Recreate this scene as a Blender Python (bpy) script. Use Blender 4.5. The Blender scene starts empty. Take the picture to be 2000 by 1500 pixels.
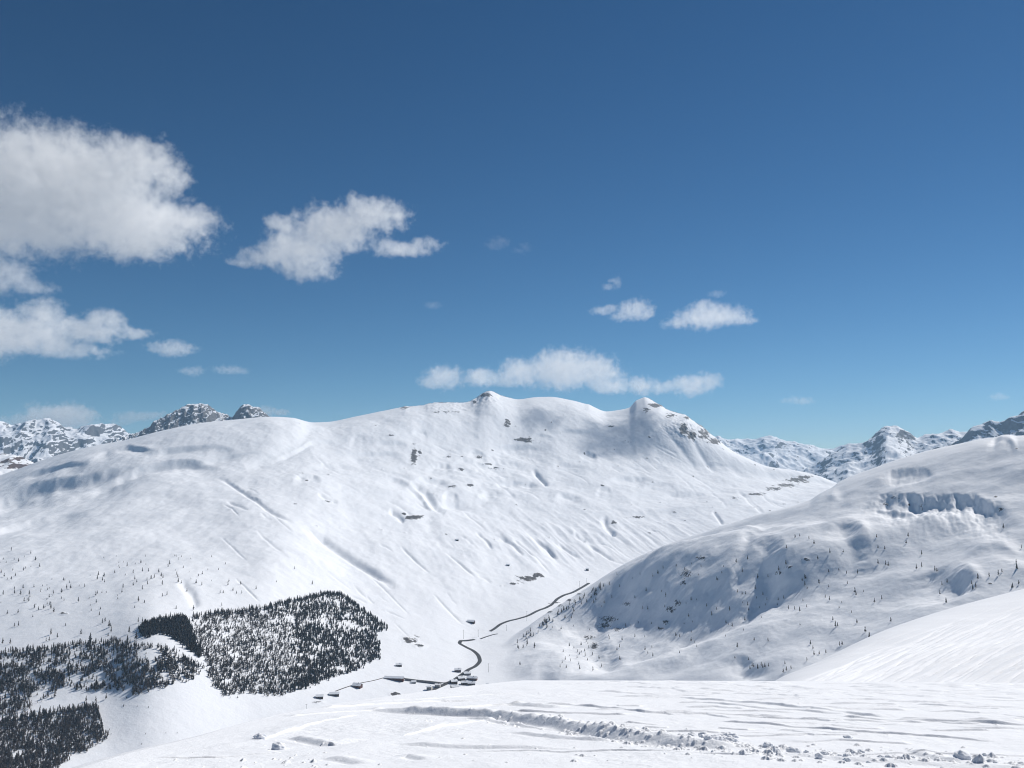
import bpy, math, random
import numpy as np
from mathutils import Vector

sc = bpy.context.scene
C = sc.collection
random.seed(7)
RNG = np.random.default_rng(11)
QUAL = 1.0

# ------------------------------------------------------------------ camera, sky, sun, exposure
F, U0, V0, VH = 1732.0, 1000.0, 750.0, 930.0          # focal length, centre and horizon row of the 2000 x 1500 photograph
PITCH = math.atan((VH - V0) / F)
cam_d = bpy.data.cameras.new('camera')
cam_d.sensor_width = 36.0
cam_d.lens = 36.0 * F / 2000.0
cam_d.clip_start = 0.2
cam_d.clip_end = 120000.0
cam = bpy.data.objects.new('camera', cam_d)
C.objects.link(cam)
cam.location = (0, 0, 0)
cam.rotation_euler = (math.pi / 2 + PITCH, 0, 0)
sc.camera = cam

SUN_AZ, SUN_EL = math.radians(48), math.radians(41)    # azimuth clockwise from the view direction
w = bpy.data.worlds.new('World')
sc.world = w
w.use_nodes = True
nt = w.node_tree
SKY_K, SKY_G = (1.08, 0.98, 0.96), (1.67, 1.36, 1.30)
sky = nt.nodes.new('ShaderNodeTexSky')
sky.sky_type = 'NISHITA'
sky.sun_disc = False
sky.sun_elevation = SUN_EL
sky.sun_rotation = SUN_AZ
sky.altitude = 2400
sky.air_density = 1.0
sky.dust_density = 0.2
sky.ozone_density = 3.0
bg = nt.nodes['Background']
bg.inputs[1].default_value = 0.1
# the deep blue of a high-altitude winter sky: each channel of the sky keeps its own contrast
sep = nt.nodes.new('ShaderNodeSeparateColor'); com = nt.nodes.new('ShaderNodeCombineColor')
nt.links.new(sky.outputs[0], sep.inputs[0])
for _i, (_k, _g) in enumerate(((SKY_K[0], SKY_G[0]), (SKY_K[1], SKY_G[1]), (SKY_K[2], SKY_G[2]))):
    m1 = nt.nodes.new('ShaderNodeMath'); m1.operation = 'MULTIPLY'; m1.inputs[1].default_value = 0.075
    m2 = nt.nodes.new('ShaderNodeMath'); m2.operation = 'POWER'; m2.inputs[1].default_value = _g
    m3 = nt.nodes.new('ShaderNodeMath'); m3.operation = 'MULTIPLY'; m3.inputs[1].default_value = _k / 0.1
    nt.links.new(sep.outputs[_i], m1.inputs[0]); nt.links.new(m1.outputs[0], m2.inputs[0]); nt.links.new(m2.outputs[0], m3.inputs[0])
    nt.links.new(m3.outputs[0], com.inputs[_i])
nt.links.new(com.outputs[0], bg.inputs[0])
sd = bpy.data.lights.new('sun', 'SUN')
sd.energy = 4.6
sd.angle = math.radians(0.5)
sd.color = (1.0, 0.955, 0.89)
sun = bpy.data.objects.new('sun', sd)
C.objects.link(sun)
SUN = Vector((math.sin(SUN_AZ) * math.cos(SUN_EL), math.cos(SUN_AZ) * math.cos(SUN_EL), math.sin(SUN_EL)))
sun.rotation_euler = SUN.to_track_quat('Z', 'Y').to_euler()
sun.location = SUN * 300
sc.view_settings.view_transform = 'Standard'
sc.view_settings.look = 'None'
sc.view_settings.exposure = 0.0
sc.view_settings.gamma = 1.0
sc.render.engine = 'CYCLES'
sc.cycles.volume_bounces = 8
sc.cycles.volume_step_rate = 0.3
sc.cycles.volume_max_steps = 256
sc.cycles.use_denoising = True
sc.cycles.filter_width = 1.1

# ------------------------------------------------------------------ small numeric helpers
CP, SP = math.cos(PITCH), math.sin(PITCH)


def ray(u, v):
    """bearing (from +y towards +x) and rise per metre of plan distance of the photograph's pixel"""
    u = np.asarray(u, float); v = np.asarray(v, float)
    xc = (u - U0) / F; yc = (V0 - v) / F
    y = CP - yc * SP; z = SP + yc * CP
    return np.arctan2(xc, y), z / np.hypot(xc, y)


def project(x, y, z):
    dd = y * CP + z * SP
    dd = np.where(dd < 0.1, 0.1, dd)
    return U0 + F * x / dd, V0 - F * (z * CP - y * SP) / dd


def pchip(x, y, q):
    """monotone cubic interpolation of y (n, ...) given at x (n,), at q (m,)"""
    x = np.asarray(x, float); y = np.asarray(y, float); q = np.asarray(q, float)
    sh = (-1,) + (1,) * (y.ndim - 1)
    h = np.diff(x).reshape(sh)
    dl = np.diff(y, axis=0) / h
    m = np.zeros_like(y)
    if len(x) > 2:
        a, b = dl[:-1], dl[1:]
        w1 = 2 * h[1:] + h[:-1]; w2 = h[1:] + 2 * h[:-1]
        ok = a * b > 0
        with np.errstate(divide='ignore', invalid='ignore'):
            hm = (w1 + w2) / (w1 / a + w2 / b)
        m[1:-1] = np.where(ok, hm, 0.0)
    m[0] = dl[0]; m[-1] = dl[-1]
    q = np.clip(q, x[0], x[-1])
    i = np.clip(np.searchsorted(x, q, side='right') - 1, 0, len(x) - 2)
    hh = (x[i + 1] - x[i]).reshape(sh)
    t = ((q - x[i]).reshape(sh)) / hh
    t2, t3 = t * t, t * t * t
    return (2 * t3 - 3 * t2 + 1) * y[i] + (t3 - 2 * t2 + t) * hh * m[i] + (3 * t2 - 2 * t3) * y[i + 1] + (t3 - t2) * hh * m[i + 1]


_P = np.random.default_rng(3).permutation(256)
_P = np.concatenate([_P, _P, _P[:2]])
_ANG = np.random.default_rng(4).uniform(0, 2 * np.pi, 256)
_GX, _GY = np.cos(_ANG), np.sin(_ANG)


def perlin(x, y):
    xi = np.floor(x).astype(np.int64); yi = np.floor(y).astype(np.int64)
    xf = x - xi; yf = y - yi
    xi &= 255; yi &= 255
    u = xf * xf * xf * (xf * (xf * 6 - 15) + 10)
    v = yf * yf * yf * (yf * (yf * 6 - 15) + 10)
    a = _P[xi]; b = _P[xi + 1]
    aa = _P[a + yi]; ab = _P[a + yi + 1]; ba = _P[b + yi]; bb = _P[b + yi + 1]
    n00 = _GX[aa] * xf + _GY[aa] * yf
    n10 = _GX[ba] * (xf - 1) + _GY[ba] * yf
    n01 = _GX[ab] * xf + _GY[ab] * (yf - 1)
    n11 = _GX[bb] * (xf - 1) + _GY[bb] * (yf - 1)
    x1 = n00 + u * (n10 - n00); x2 = n01 + u * (n11 - n01)
    return (x1 + v * (x2 - x1)) * 1.5


def fbm(x, y, octv=4, gain=0.5, lac=2.07, ridged=False):
    s = 0; a = 1.0; n = 0
    c, sn = math.cos(0.6), math.sin(0.6)
    for k in range(octv):
        p = perlin(x + 17.3 * k, y - 9.1 * k)
        if ridged:
            p = 1 - 2 * np.abs(p)
        s = s + a * p; n += a; a *= gain
        x, y = (c * x - sn * y) * lac, (sn * x + c * y) * lac
    return s / n


def sstep(a, b, x):
    t = np.clip((x - a) / (b - a), 0, 1)
    return t * t * (3 - 2 * t)


def poly_dist(px, py, pts):
    """distance to a polyline, signed offset (positive on its right-hand side) and the share of its length reached"""
    best = np.full(px.shape, 1e9); sgn = np.zeros(px.shape); par = np.zeros(px.shape)
    pts = np.asarray(pts, float)
    L = np.concatenate([[0], np.cumsum(np.hypot(*np.diff(pts, axis=0).T))])
    for i in range(len(pts) - 1):
        ax, ay = pts[i]; bx, by = pts[i + 1]
        dx, dy = bx - ax, by - ay
        l2 = dx * dx + dy * dy
        t = np.clip(((px - ax) * dx + (py - ay) * dy) / l2, 0, 1)
        ex = px - ax - t * dx; ey = py - ay - t * dy
        dist = np.hypot(ex, ey)
        mk = dist < best
        best = np.where(mk, dist, best)
        sgn = np.where(mk, np.sign(dx * ey - dy * ex), sgn)
        par = np.where(mk, (L[i] + t * math.sqrt(l2)) / L[-1], par)
    return best, sgn * best, par


def in_poly(u, v, poly):
    r = False
    n = len(poly)
    j = n - 1
    for i in range(n):
        ui, vi = poly[i]; uj, vj = poly[j]
        if (vi > v) != (vj > v) and u < (uj - ui) * (v - vi) / (vj - vi) + ui:
            r = not r
        j = i
    return r


# ------------------------------------------------------------------ materials
def new_mat(name):
    m = bpy.data.materials.new(name)
    m.use_nodes = True
    t = m.node_tree
    return m, t, t.nodes['Principled BSDF']


def N(t, kind, **kw):
    n = t.nodes.new(kind)
    for k, v in kw.items():
        setattr(n, k, v)
    return n


def math_node(t, op, a=None, b=None, clamp=False):
    n = t.nodes.new('ShaderNodeMath'); n.operation = op; n.use_clamp = clamp
    for i, s in enumerate((a, b)):
        if s is None:
            continue
        if isinstance(s, (int, float)):
            n.inputs[i].default_value = s
        else:
            t.links.new(s, n.inputs[i])
    return n.outputs[0]


def snow_mat(name, rock=(0.055, 0.053, 0.055), rock2=(0.135, 0.128, 0.125), nscale=0.05, bump=0.0, bscale=1.0, brough=0.5, stretch=None, snow=(0.84, 0.86, 0.9), nmul=1.7):
    m, t, b = new_mat(name)
    tc = N(t, 'ShaderNodeTexCoord')
    at = N(t, 'ShaderNodeAttribute', attribute_name='rock')
    n1 = N(t, 'ShaderNodeTexNoise'); n1.inputs['Scale'].default_value = nscale; n1.inputs['Detail'].default_value = 5; n1.inputs['Roughness'].default_value = 0.6
    n2 = N(t, 'ShaderNodeTexNoise'); n2.inputs['Scale'].default_value = nscale * 3.7; n2.inputs['Detail'].default_value = 3
    t.links.new(tc.outputs['Object'], n1.inputs['Vector']); t.links.new(tc.outputs['Object'], n2.inputs['Vector'])
    k = math_node(t, 'MULTIPLY', math_node(t, 'SUBTRACT', n1.outputs[0], 0.5), nmul)
    k = math_node(t, 'ADD', at.outputs['Fac'], k)
    mr = N(t, 'ShaderNodeMapRange', interpolation_type='SMOOTHSTEP')
    mr.inputs['From Min'].default_value = 0.44; mr.inputs['From Max'].default_value = 0.58
    t.links.new(k, mr.inputs['Value'])
    gate = math_node(t, 'MULTIPLY', mr.outputs[0], math_node(t, 'GREATER_THAN', at.outputs['Fac'], 0.02))
    mx = N(t, 'ShaderNodeMix', data_type='RGBA'); t.links.new(n2.outputs[0], mx.inputs['Factor'])
    mx.inputs['A'].default_value = (*rock, 1); mx.inputs['B'].default_value = (*rock2, 1)
    mx2 = N(t, 'ShaderNodeMix', data_type='RGBA'); t.links.new(gate, mx2.inputs['Factor'])
    mx2.inputs['A'].default_value = (*snow, 1)
    t.links.new(mx.outputs['Result'], mx2.inputs['B'])
    t.links.new(mx2.outputs['Result'], b.inputs['Base Color'])
    b.inputs['Roughness'].default_value = 0.75
    b.inputs['Specular IOR Level'].default_value = 0.15
    if bump:
        n3 = N(t, 'ShaderNodeTexNoise'); n3.inputs['Scale'].default_value = bscale; n3.inputs['Detail'].default_value = 6; n3.inputs['Roughness'].default_value = brough
        if stretch:
            mp = N(t, 'ShaderNodeMapping'); mp.inputs['Rotation'].default_value = (0, 0, stretch[0]); mp.inputs['Scale'].default_value = stretch[1]
            t.links.new(tc.outputs['Object'], mp.inputs['Vector']); t.links.new(mp.outputs[0], n3.inputs['Vector'])
        else:
            t.links.new(tc.outputs['Object'], n3.inputs['Vector'])
        bp = N(t, 'ShaderNodeBump'); bp.inputs['Strength'].default_value = 1.0; bp.inputs['Distance'].default_value = bump
        t.links.new(n3.outputs[0], bp.inputs['Height']); t.links.new(bp.outputs[0], b.inputs['Normal'])
    return m


def plain_mat(name, c1, c2, scale=2.0, rough=0.8, detail=3, stretch=(1, 1, 1)):
    m, t, b = new_mat(name)
    tc = N(t, 'ShaderNodeTexCoord')
    mp = N(t, 'ShaderNodeMapping'); mp.inputs['Scale'].default_value = stretch
    n1 = N(t, 'ShaderNodeTexNoise'); n1.inputs['Scale'].default_value = scale; n1.inputs['Detail'].default_value = detail
    t.links.new(tc.outputs['Object'], mp.inputs['Vector']); t.links.new(mp.outputs[0], n1.inputs['Vector'])
    mx = N(t, 'ShaderNodeMix', data_type='RGBA')
    mr = N(t, 'ShaderNodeMapRange'); mr.inputs['From Min'].default_value = 0.3; mr.inputs['From Max'].default_value = 0.7
    t.links.new(n1.outputs[0], mr.inputs['Value']); t.links.new(mr.outputs[0], mx.inputs['Factor'])
    mx.inputs['A'].default_value = (*c1, 1); mx.inputs['B'].default_value = (*c2, 1)
    t.links.new(mx.outputs['Result'], b.inputs['Base Color'])
    b.inputs['Roughness'].default_value = rough
    b.inputs['Specular IOR Level'].default_value = 0.2
    return m


M_MAIN = snow_mat('mountain_snow', nscale=0.035, bump=2.6, bscale=0.018, brough=0.66)
M_HILL = snow_mat('hill_snow', nscale=0.15, bump=1.4, bscale=0.04, brough=0.66)
M_FAR = snow_mat('far_rock_and_snow', rock=(0.06, 0.06, 0.065), rock2=(0.14, 0.135, 0.135), nscale=0.018, bump=7, bscale=0.01, brough=0.6, nmul=0.95)
M_BROWN = snow_mat('brown_scree_and_snow', rock=(0.06, 0.042, 0.036), rock2=(0.13, 0.085, 0.07), nscale=0.015, bump=8, bscale=0.01)
M_FIELD = snow_mat('trodden_snow', nscale=0.5, bump=0.03, bscale=6.0, brough=0.7)
M_PISTE = snow_mat('skied_snow', nscale=0.5, bump=0.12, bscale=0.30, brough=0.6, stretch=(-0.62, (0.055, 1.0, 1.0)))
M_CLOD = snow_mat('clod_snow', nscale=1.0, bump=0.02, bscale=9.0)
M_ASPHALT = plain_mat('road_asphalt', (0.05, 0.05, 0.052), (0.075, 0.073, 0.072), 0.2)
M_TRUNK = plain_mat('bark', (0.05, 0.04, 0.033), (0.09, 0.07, 0.055), 3.0)
M_SPRUCE = plain_mat('spruce_needles', (0.015, 0.0135, 0.011), (0.055, 0.043, 0.033), 0.22)
M_LARCH = plain_mat('bare_larch_twigs', (0.06, 0.048, 0.041), (0.15, 0.12, 0.10), 0.25)
M_WOOD = plain_mat('dark_timber', (0.035, 0.022, 0.015), (0.08, 0.05, 0.035), 1.5, stretch=(6, 6, 1))
M_WOODRED = plain_mat('reddish_timber', (0.075, 0.035, 0.026), (0.12, 0.06, 0.045), 1.5, stretch=(6, 6, 1))
M_STONE = plain_mat('grey_stone', (0.13, 0.125, 0.12), (0.24, 0.23, 0.22), 0.8)
M_PLASTER = plain_mat('pale_plaster', (0.42, 0.40, 0.37), (0.52, 0.50, 0.46), 0.5)
M_ROOFSNOW = plain_mat('roof_snow', (0.82, 0.84, 0.88), (0.86, 0.88, 0.91), 0.5)
M_GLASS, _t, _b = new_mat('dark_window_glass')
_b.inputs['Base Color'].default_value = (0.02, 0.022, 0.026, 1); _b.inputs['Roughness'].default_value = 0.1
M_POLE = plain_mat('weathered_pole', (0.14, 0.13, 0.125), (0.2, 0.19, 0.18), 1.0)
M_ROCK = plain_mat('bare_rock', (0.06, 0.055, 0.052), (0.15, 0.14, 0.13), 0.6)


# ------------------------------------------------------------------ mesh helpers
def link_mesh(name, verts, faces_flat, counts, mats, parent=None, smooth=False, attr=None, mat_idx=None):
    me = bpy.data.meshes.new(name)
    verts = np.asarray(verts, np.float32); faces_flat = np.asarray(faces_flat, np.int32); counts = np.asarray(counts, np.int32)
    me.vertices.add(len(verts)); me.vertices.foreach_set('co', verts.ravel())
    me.loops.add(len(faces_flat)); me.loops.foreach_set('vertex_index', faces_flat)
    me.polygons.add(len(counts))
    me.polygons.foreach_set('loop_start', np.concatenate([[0], np.cumsum(counts)[:-1]]).astype(np.int32))
    me.polygons.foreach_set('loop_total', counts)
    for m in mats:
        me.materials.append(m)
    if mat_idx is not None:
        me.polygons.foreach_set('material_index', np.asarray(mat_idx, np.int32))
    me.update(calc_edges=True)
    me.polygons.foreach_set('use_smooth', np.full(len(counts), smooth))
    if attr is not None:
        a = me.attributes.new('rock', 'FLOAT', 'POINT')
        a.data.foreach_set('value', np.asarray(attr, np.float32).ravel())
    o = bpy.data.objects.new(name, me)
    C.objects.link(o)
    if parent:
        o.parent = parent
    return o


def tag(o, label=None, cat=None, group=None, kind=None):
    if label: o['label'] = label
    if cat: o['category'] = cat
    if group: o['group'] = group
    if kind: o['kind'] = kind
    return o


def empty(name, loc, rz=0.0):
    o = bpy.data.objects.new(name, None)
    C.objects.link(o)
    o.location = loc; o.rotation_euler = (0, 0, rz)
    o.empty_display_size = 1.0
    return o


class MB:
    """collects shapes of one part"""
    def __init__(self):
        self.v = []; self.f = []; self.m = []

    def add(self, vs, fs, mi=0):
        k = len(self.v)
        self.v += [tuple(p) for p in vs]
        self.f += [[i + k for i in f] for f in fs]
        self.m += [mi] * len(fs)

    def box(self, x0, x1, y0, y1, z0, z1, mi=0):
        self.add([(x0, y0, z0), (x1, y0, z0), (x1, y1, z0), (x0, y1, z0), (x0, y0, z1), (x1, y0, z1), (x1, y1, z1), (x0, y1, z1)],
                 [(3, 2, 1, 0), (4, 5, 6, 7), (0, 1, 5, 4), (1, 2, 6, 5), (2, 3, 7, 6), (3, 0, 4, 7)], mi)

    def frustum(self, x, y, z0, z1, r0, r1, n=6, mi=0):
        a = [2 * math.pi * i / n for i in range(n)]
        self.add([(x + r0 * math.cos(q), y + r0 * math.sin(q), z0) for q in a] + [(x + r1 * math.cos(q), y + r1 * math.sin(q), z1) for q in a],
                 [(i, (i + 1) % n, n + (i + 1) % n, n + i) for i in range(n)] + [tuple(range(n - 1, -1, -1)), tuple(range(n, 2 * n))], mi)

    def arrays(self):
        return np.array(self.v, float), np.array([i for f in self.f for i in f]), np.array([len(f) for f in self.f])

    def build(self, name, mats, parent=None, smooth=False):
        v, f, c = self.arrays()
        return link_mesh(name, v, f, c, mats if isinstance(mats, list) else [mats], parent, smooth, mat_idx=self.m)


class Sheet:
    """a height sheet sampled along bearings: z over plan distance"""
    def __init__(self, b, d, z):
        self.b, self.d, self.z = b, d, z               # (n,), (m, n), (m, n)
        self.rock = np.zeros_like(z)
        self.x = d * np.sin(b)[None, :]; self.y = d * np.cos(b)[None, :]
        self.u, self.v = project(self.x, self.y, z)

    def refresh(self):
        self.u, self.v = project(self.x, self.y, self.z)

    def build(self, name, mat):
        m, n = self.z.shape
        vs = np.stack([self.x, self.y, self.z], -1).reshape(-1, 3)
        i = np.arange(m - 1)[:, None] * n + np.arange(n - 1)[None, :]
        q = np.stack([i, i + 1, i + n + 1, i + n], -1).reshape(-1)
        o = link_mesh(name, vs, q, np.full((m - 1) * (n - 1), 4), [mat], None, True, attr=self.rock)
        o['kind'] = 'structure'
        return o

    def column(self, b):
        k = np.clip((b - self.b[0]) / (self.b[1] - self.b[0]), 0, len(self.b) - 1.001)
        i = int(k); w_ = k - i
        return i, w_

    def height(self, x, y):
        b = math.atan2(x, y); d = math.hypot(x, y)
        i, w_ = self.column(b)
        return (1 - w_) * np.interp(d, self.d[:, i], self.z[:, i]) + w_ * np.interp(d, self.d[:, i + 1], self.z[:, i + 1])

    def hit(self, u, v):
        b, t = ray(u, v); b = float(b); t = float(t)
        if b < self.b[0] or b > self.b[-1]:
            return None
        i, w_ = self.column(b)
        d = (1 - w_) * self.d[:, i] + w_ * self.d[:, i + 1]
        z = (1 - w_) * self.z[:, i] + w_ * self.z[:, i + 1]
        e = z - t * d
        k = np.nonzero((e[:-1] < 0) & (e[1:] >= 0))[0]
        if len(k) == 0:
            return None
        k = k[0]
        f = e[k] / (e[k] - e[k + 1])
        dd = d[k] + f * (d[k + 1] - d[k])
        return Vector((dd * math.sin(b), dd * math.cos(b), t * dd)), dd


def curve_sheet(curves, s_knots, b, rows):
    """curves: lists of (u, v, d); the sheet runs through all of them from the nearest to the farthest"""
    D, T = [], []
    for c in curves:
        u = [p[0] for p in c]; v = [p[1] for p in c]; d = [p[2] for p in c]
        bb, tt = ray(u, v)
        D.append(pchip(bb, d, b)); T.append(pchip(bb, tt, b))
    s = rows
    D = pchip(s_knots, np.array(D), s); T = pchip(s_knots, np.array(T), s)
    return Sheet(b, D, D * T)


def bearings(u0, u1, n):
    return np.linspace(math.atan((u0 - U0) / F), math.atan((u1 - U0) / F), int(n * QUAL))


def bump(S, u, v, ru, rv, amp):
    S.z += amp * np.exp(-(((S.u - u) / ru) ** 2 + ((S.v - v) / rv) ** 2))


def trench(S, pts, wpx, amp, taper=True):
    pts = np.asarray(pts, float)
    m = 6 * wpx
    mk = (S.u > pts[:, 0].min() - m) & (S.u < pts[:, 0].max() + m) & (S.v > pts[:, 1].min() - m) & (S.v < pts[:, 1].max() + m)
    if not mk.any():
        return
    d, s, p = poly_dist(S.u[mk], S.v[mk], pts)
    a = amp * (np.minimum(1, 5 * np.minimum(p, 1 - p) + 0.02) if taper else 1)
    S.z[mk] += a * np.exp(-(d / wpx) ** 2)


def along(S, pts, end):
    """rows below a line that runs from left to right, and how much of it counts there"""
    pts = np.asarray(pts, float)
    vl = pchip(pts[:, 0], pts[:, 1], S.u.ravel()).reshape(S.u.shape)
    L = pts[-1, 0] - pts[0, 0]
    p = (S.u - pts[0, 0]) / L
    return S.v - vl, sstep(0, end, np.minimum(p, 1 - p)), p


def crest(S, pts, w_far, w_near, amp):
    """a crest: gentle on the far (upper) side, steep on the near (lower) side"""
    s, e, p = along(S, pts, 0.35)
    S.z += amp * e * np.exp(-(s / np.where(s > 0, w_near, w_far)) ** 2)


def scarp(S, pts, h, w, L, warp=6.0, sc=18.0, end=0.3):
    """the ground breaks off by h metres below the line and comes back over L pixels"""
    s, e, p = along(S, pts, end)
    k = (e > 0) & (s > -3 * warp) & (s < 3 * L)
    u, v = S.u[k], S.v[k]
    sp = np.maximum(s[k] + warp * fbm(u / sc + pts[0][0], v / sc + 7, 3), 0)
    hv = h * np.clip(0.95 + 0.7 * fbm(u / (1.6 * sc) + 3.3, v / (3 * sc) + pts[0][1], 3), 0.15, 1.6)
    S.z[k] -= hv * e[k] * sstep(0, w, sp) * np.exp(-(sp / L) ** 2)


def rocks(S, u, v, ru, rv, a=0.75):
    S.rock = np.maximum(S.rock, a * np.exp(-(((S.u - u) / ru) ** 2 + ((S.v - v) / rv) ** 2)))


# ------------------------------------------------------------------ main mountain and valley floor
ridge_v = [(-700, 1090), (-300, 1000), (0, 928), (100, 893), (180, 872), (240, 861), (300, 845), (380, 828), (450, 820), (530, 814), (570, 816), (612, 825), (640, 824),
           (700, 812), (760, 800), (790, 795), (830, 792), (850, 788), (900, 788), (925, 783), (940, 774), (957, 768), (985, 775), (1012, 780), (1045, 776), (1075, 775),
           (1110, 780), (1150, 790), (1185, 803), (1205, 801), (1228, 796), (1243, 785), (1260, 781), (1280, 787), (1300, 799), (1340, 814), (1370, 837), (1400, 858),
           (1430, 880), (1460, 895), (1500, 911), (1560, 920), (1600, 930), (1640, 945), (1800, 980), (2700, 1000)]
ridge_d = ([-700, 0, 300, 530, 620, 790, 960, 1075, 1190, 1260, 1400, 1500, 1640, 2700], [5900, 5250, 4950, 5050, 5300, 5600, 6000, 6200, 6290, 6210, 5900, 5800, 6000, 6200])
rd = lambda u: float(np.interp(u, *ridge_d))
c0 = [(u, V0 + F * math.tan(PITCH + math.atan(475 / 450)) if False else 2300, 320) for u in (-700, 1000, 2700)]
c1 = [(-700, 1500, 1850), (0, 1500, 1560), (200, 1480, 1570), (300, 1450, 1590), (500, 1402, 1720), (700, 1385, 1800), (900, 1368, 1890), (1050, 1322, 2080), (1250, 1225, 2500), (1450, 1150, 2800), (1640, 1070, 3300), (2700, 1010, 3500)]
c2 = [(-700, 1300, 2450), (0, 1262, 2050), (200, 1245, 1960), (300, 1240, 1900), (500, 1265, 1980), (700, 1275, 2150), (900, 1258, 2380), (1050, 1190, 2750), (1250, 1100, 3500), (1450, 1040, 4000), (1640, 990, 4600), (2700, 970, 5000)]
c3 = [(-700, 1160, 3600), (0, 1065, 2980), (300, 1060, 2720), (500, 1060, 2680), (700, 1080, 2900), (900, 1090, 3100), (1050, 1060, 3500), (1250, 1018, 4100), (1450, 982, 4600), (1640, 962, 5200), (2700, 985, 5500)]
c4 = [(-700, 1120, 4600), (0, 985, 4050), (300, 930, 3850), (500, 915, 3900), (700, 905, 4250), (900, 895, 4700), (1050, 895, 5000), (1250, 905, 5150), (1450, 935, 5300), (1640, 951, 5700), (2700, 992, 5900)]
c5 = [(u, v, rd(u)) for u, v in ridge_v]
c6 = [(u, v + 60, rd(u) + 700) for u, v in ridge_v]
c7 = [(u, v + 160, rd(u) + 2600) for u, v in ridge_v]
sk = [0, 0.05, 0.27, 0.52, 0.74, 0.94, 0.975, 1]
rows = np.linspace(0, 1, int(760 * QUAL))
rows = np.unique(np.concatenate([rows, sk]))
A = curve_sheet([c0, c1, c2, c3, c4, c5, c6, c7], sk, bearings(-850, 2500, 1640), rows)
bu, bv = A.u.copy(), A.v.copy()
S_row = np.broadcast_to(rows[:, None], A.z.shape)
up = sstep(0.25, 0.5, S_row)                                   # how far up the open slope
notridge = 1 - 0.8 * sstep(0.86, 0.94, S_row) * (1 - sstep(0.945, 0.97, S_row))
valley = sstep(0.03, 0.2, S_row)
A.z += 26 * up * notridge * fbm(A.x / 620, A.y / 820, 3)
A.z += (2.5 + 6.5 * up) * valley * notridge * fbm(A.x / 170 + 5, A.y / 260, 4)
humm = np.exp(-(((bu - 960) / 130) ** 2 + ((bv - 930) / 60) ** 2))
A.z += 15 * humm * fbm(A.x / 120, A.y / 170 + 3, 3)
gl = np.random.default_rng(77)
# ribs running down to the valley road on the right
ribs = np.exp(-(((bu - 1130) / 260) ** 2 + ((bv - 1055) / 48) ** 2))
A.z += 9 * ribs * fbm((A.x * 0.93 + A.y * 0.30) / 85, (A.y * 0.93 - A.x * 0.30) / 700, 3, ridged=True)
A.z += 1.5 * np.exp(-(((bu - 1300) / 170) ** 2 + ((bv - 900) / 50) ** 2)) * fbm((A.x * 0.9 + A.y * 0.42) / 110, (A.y * 0.9 - A.x * 0.42) / 800, 3, ridged=True)
# crests that shade the upper left shoulder
scarp(A, [(-300, 1062), (-60, 992), (0, 968), (50, 951), (100, 938), (150, 929), (200, 918), (300, 896)], 44, 13, 30, 2, 60)
scarp(A, [(130, 962), (215, 931), (260, 912), (305, 897), (350, 891), (440, 908)], 40, 12, 26, 2, 60)
scarp(A, [(170, 890), (225, 874), (255, 868), (310, 874)], 18, 7, 16, 2, 50)
scarp(A, [(520, 894), (580, 872), (612, 860), (680, 856)], 17, 8, 22, 2, 60)
scarp(A, [(270, 884), (350, 868), (400, 866), (470, 876)], 17, 8, 24, 2, 60)
scarp(A, [(30, 932), (110, 910), (180, 904)], 17, 7, 20, 2, 60)
scarp(A, [(-90, 1060), (40, 1020), (110, 1002), (190, 988)], 15, 8, 30, 2, 60)
scarp(A, [(380, 900), (450, 884), (520, 878)], 10, 6, 16, 2, 60)
for k_, (u_, v_) in enumerate([(700, 850), (760, 862), (730, 880), (860, 905), (900, 925), (930, 880), (985, 900), (1010, 870), (1060, 850), (1120, 840), (880, 960), (840, 935), (905, 975), (960, 960), (1010, 940), (1150, 880), (1105, 905), (650, 905), (600, 930), (1230, 930), (1180, 950), (1290, 945), (1340, 960), (1110, 965), (1390, 905), (820, 840)]):
    w_ = 18 + 11 * ((k_ * 7) % 5)
    scarp(A, [(u_ - w_, v_ + 5), (u_ - w_ * .3, v_ - 2), (u_ + w_ * .4, v_), (u_ + w_, v_ + 8)], 8 + 3 * (k_ % 4), 8, 16, 3, 30, 0.35)
scarp(A, [(740, 920), (800, 945), (840, 985), (865, 1005)], 14, 12, 44, 4, 40)
trench(A, [(480, 915), (560, 878), (612, 852)], 14, -10)
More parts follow.
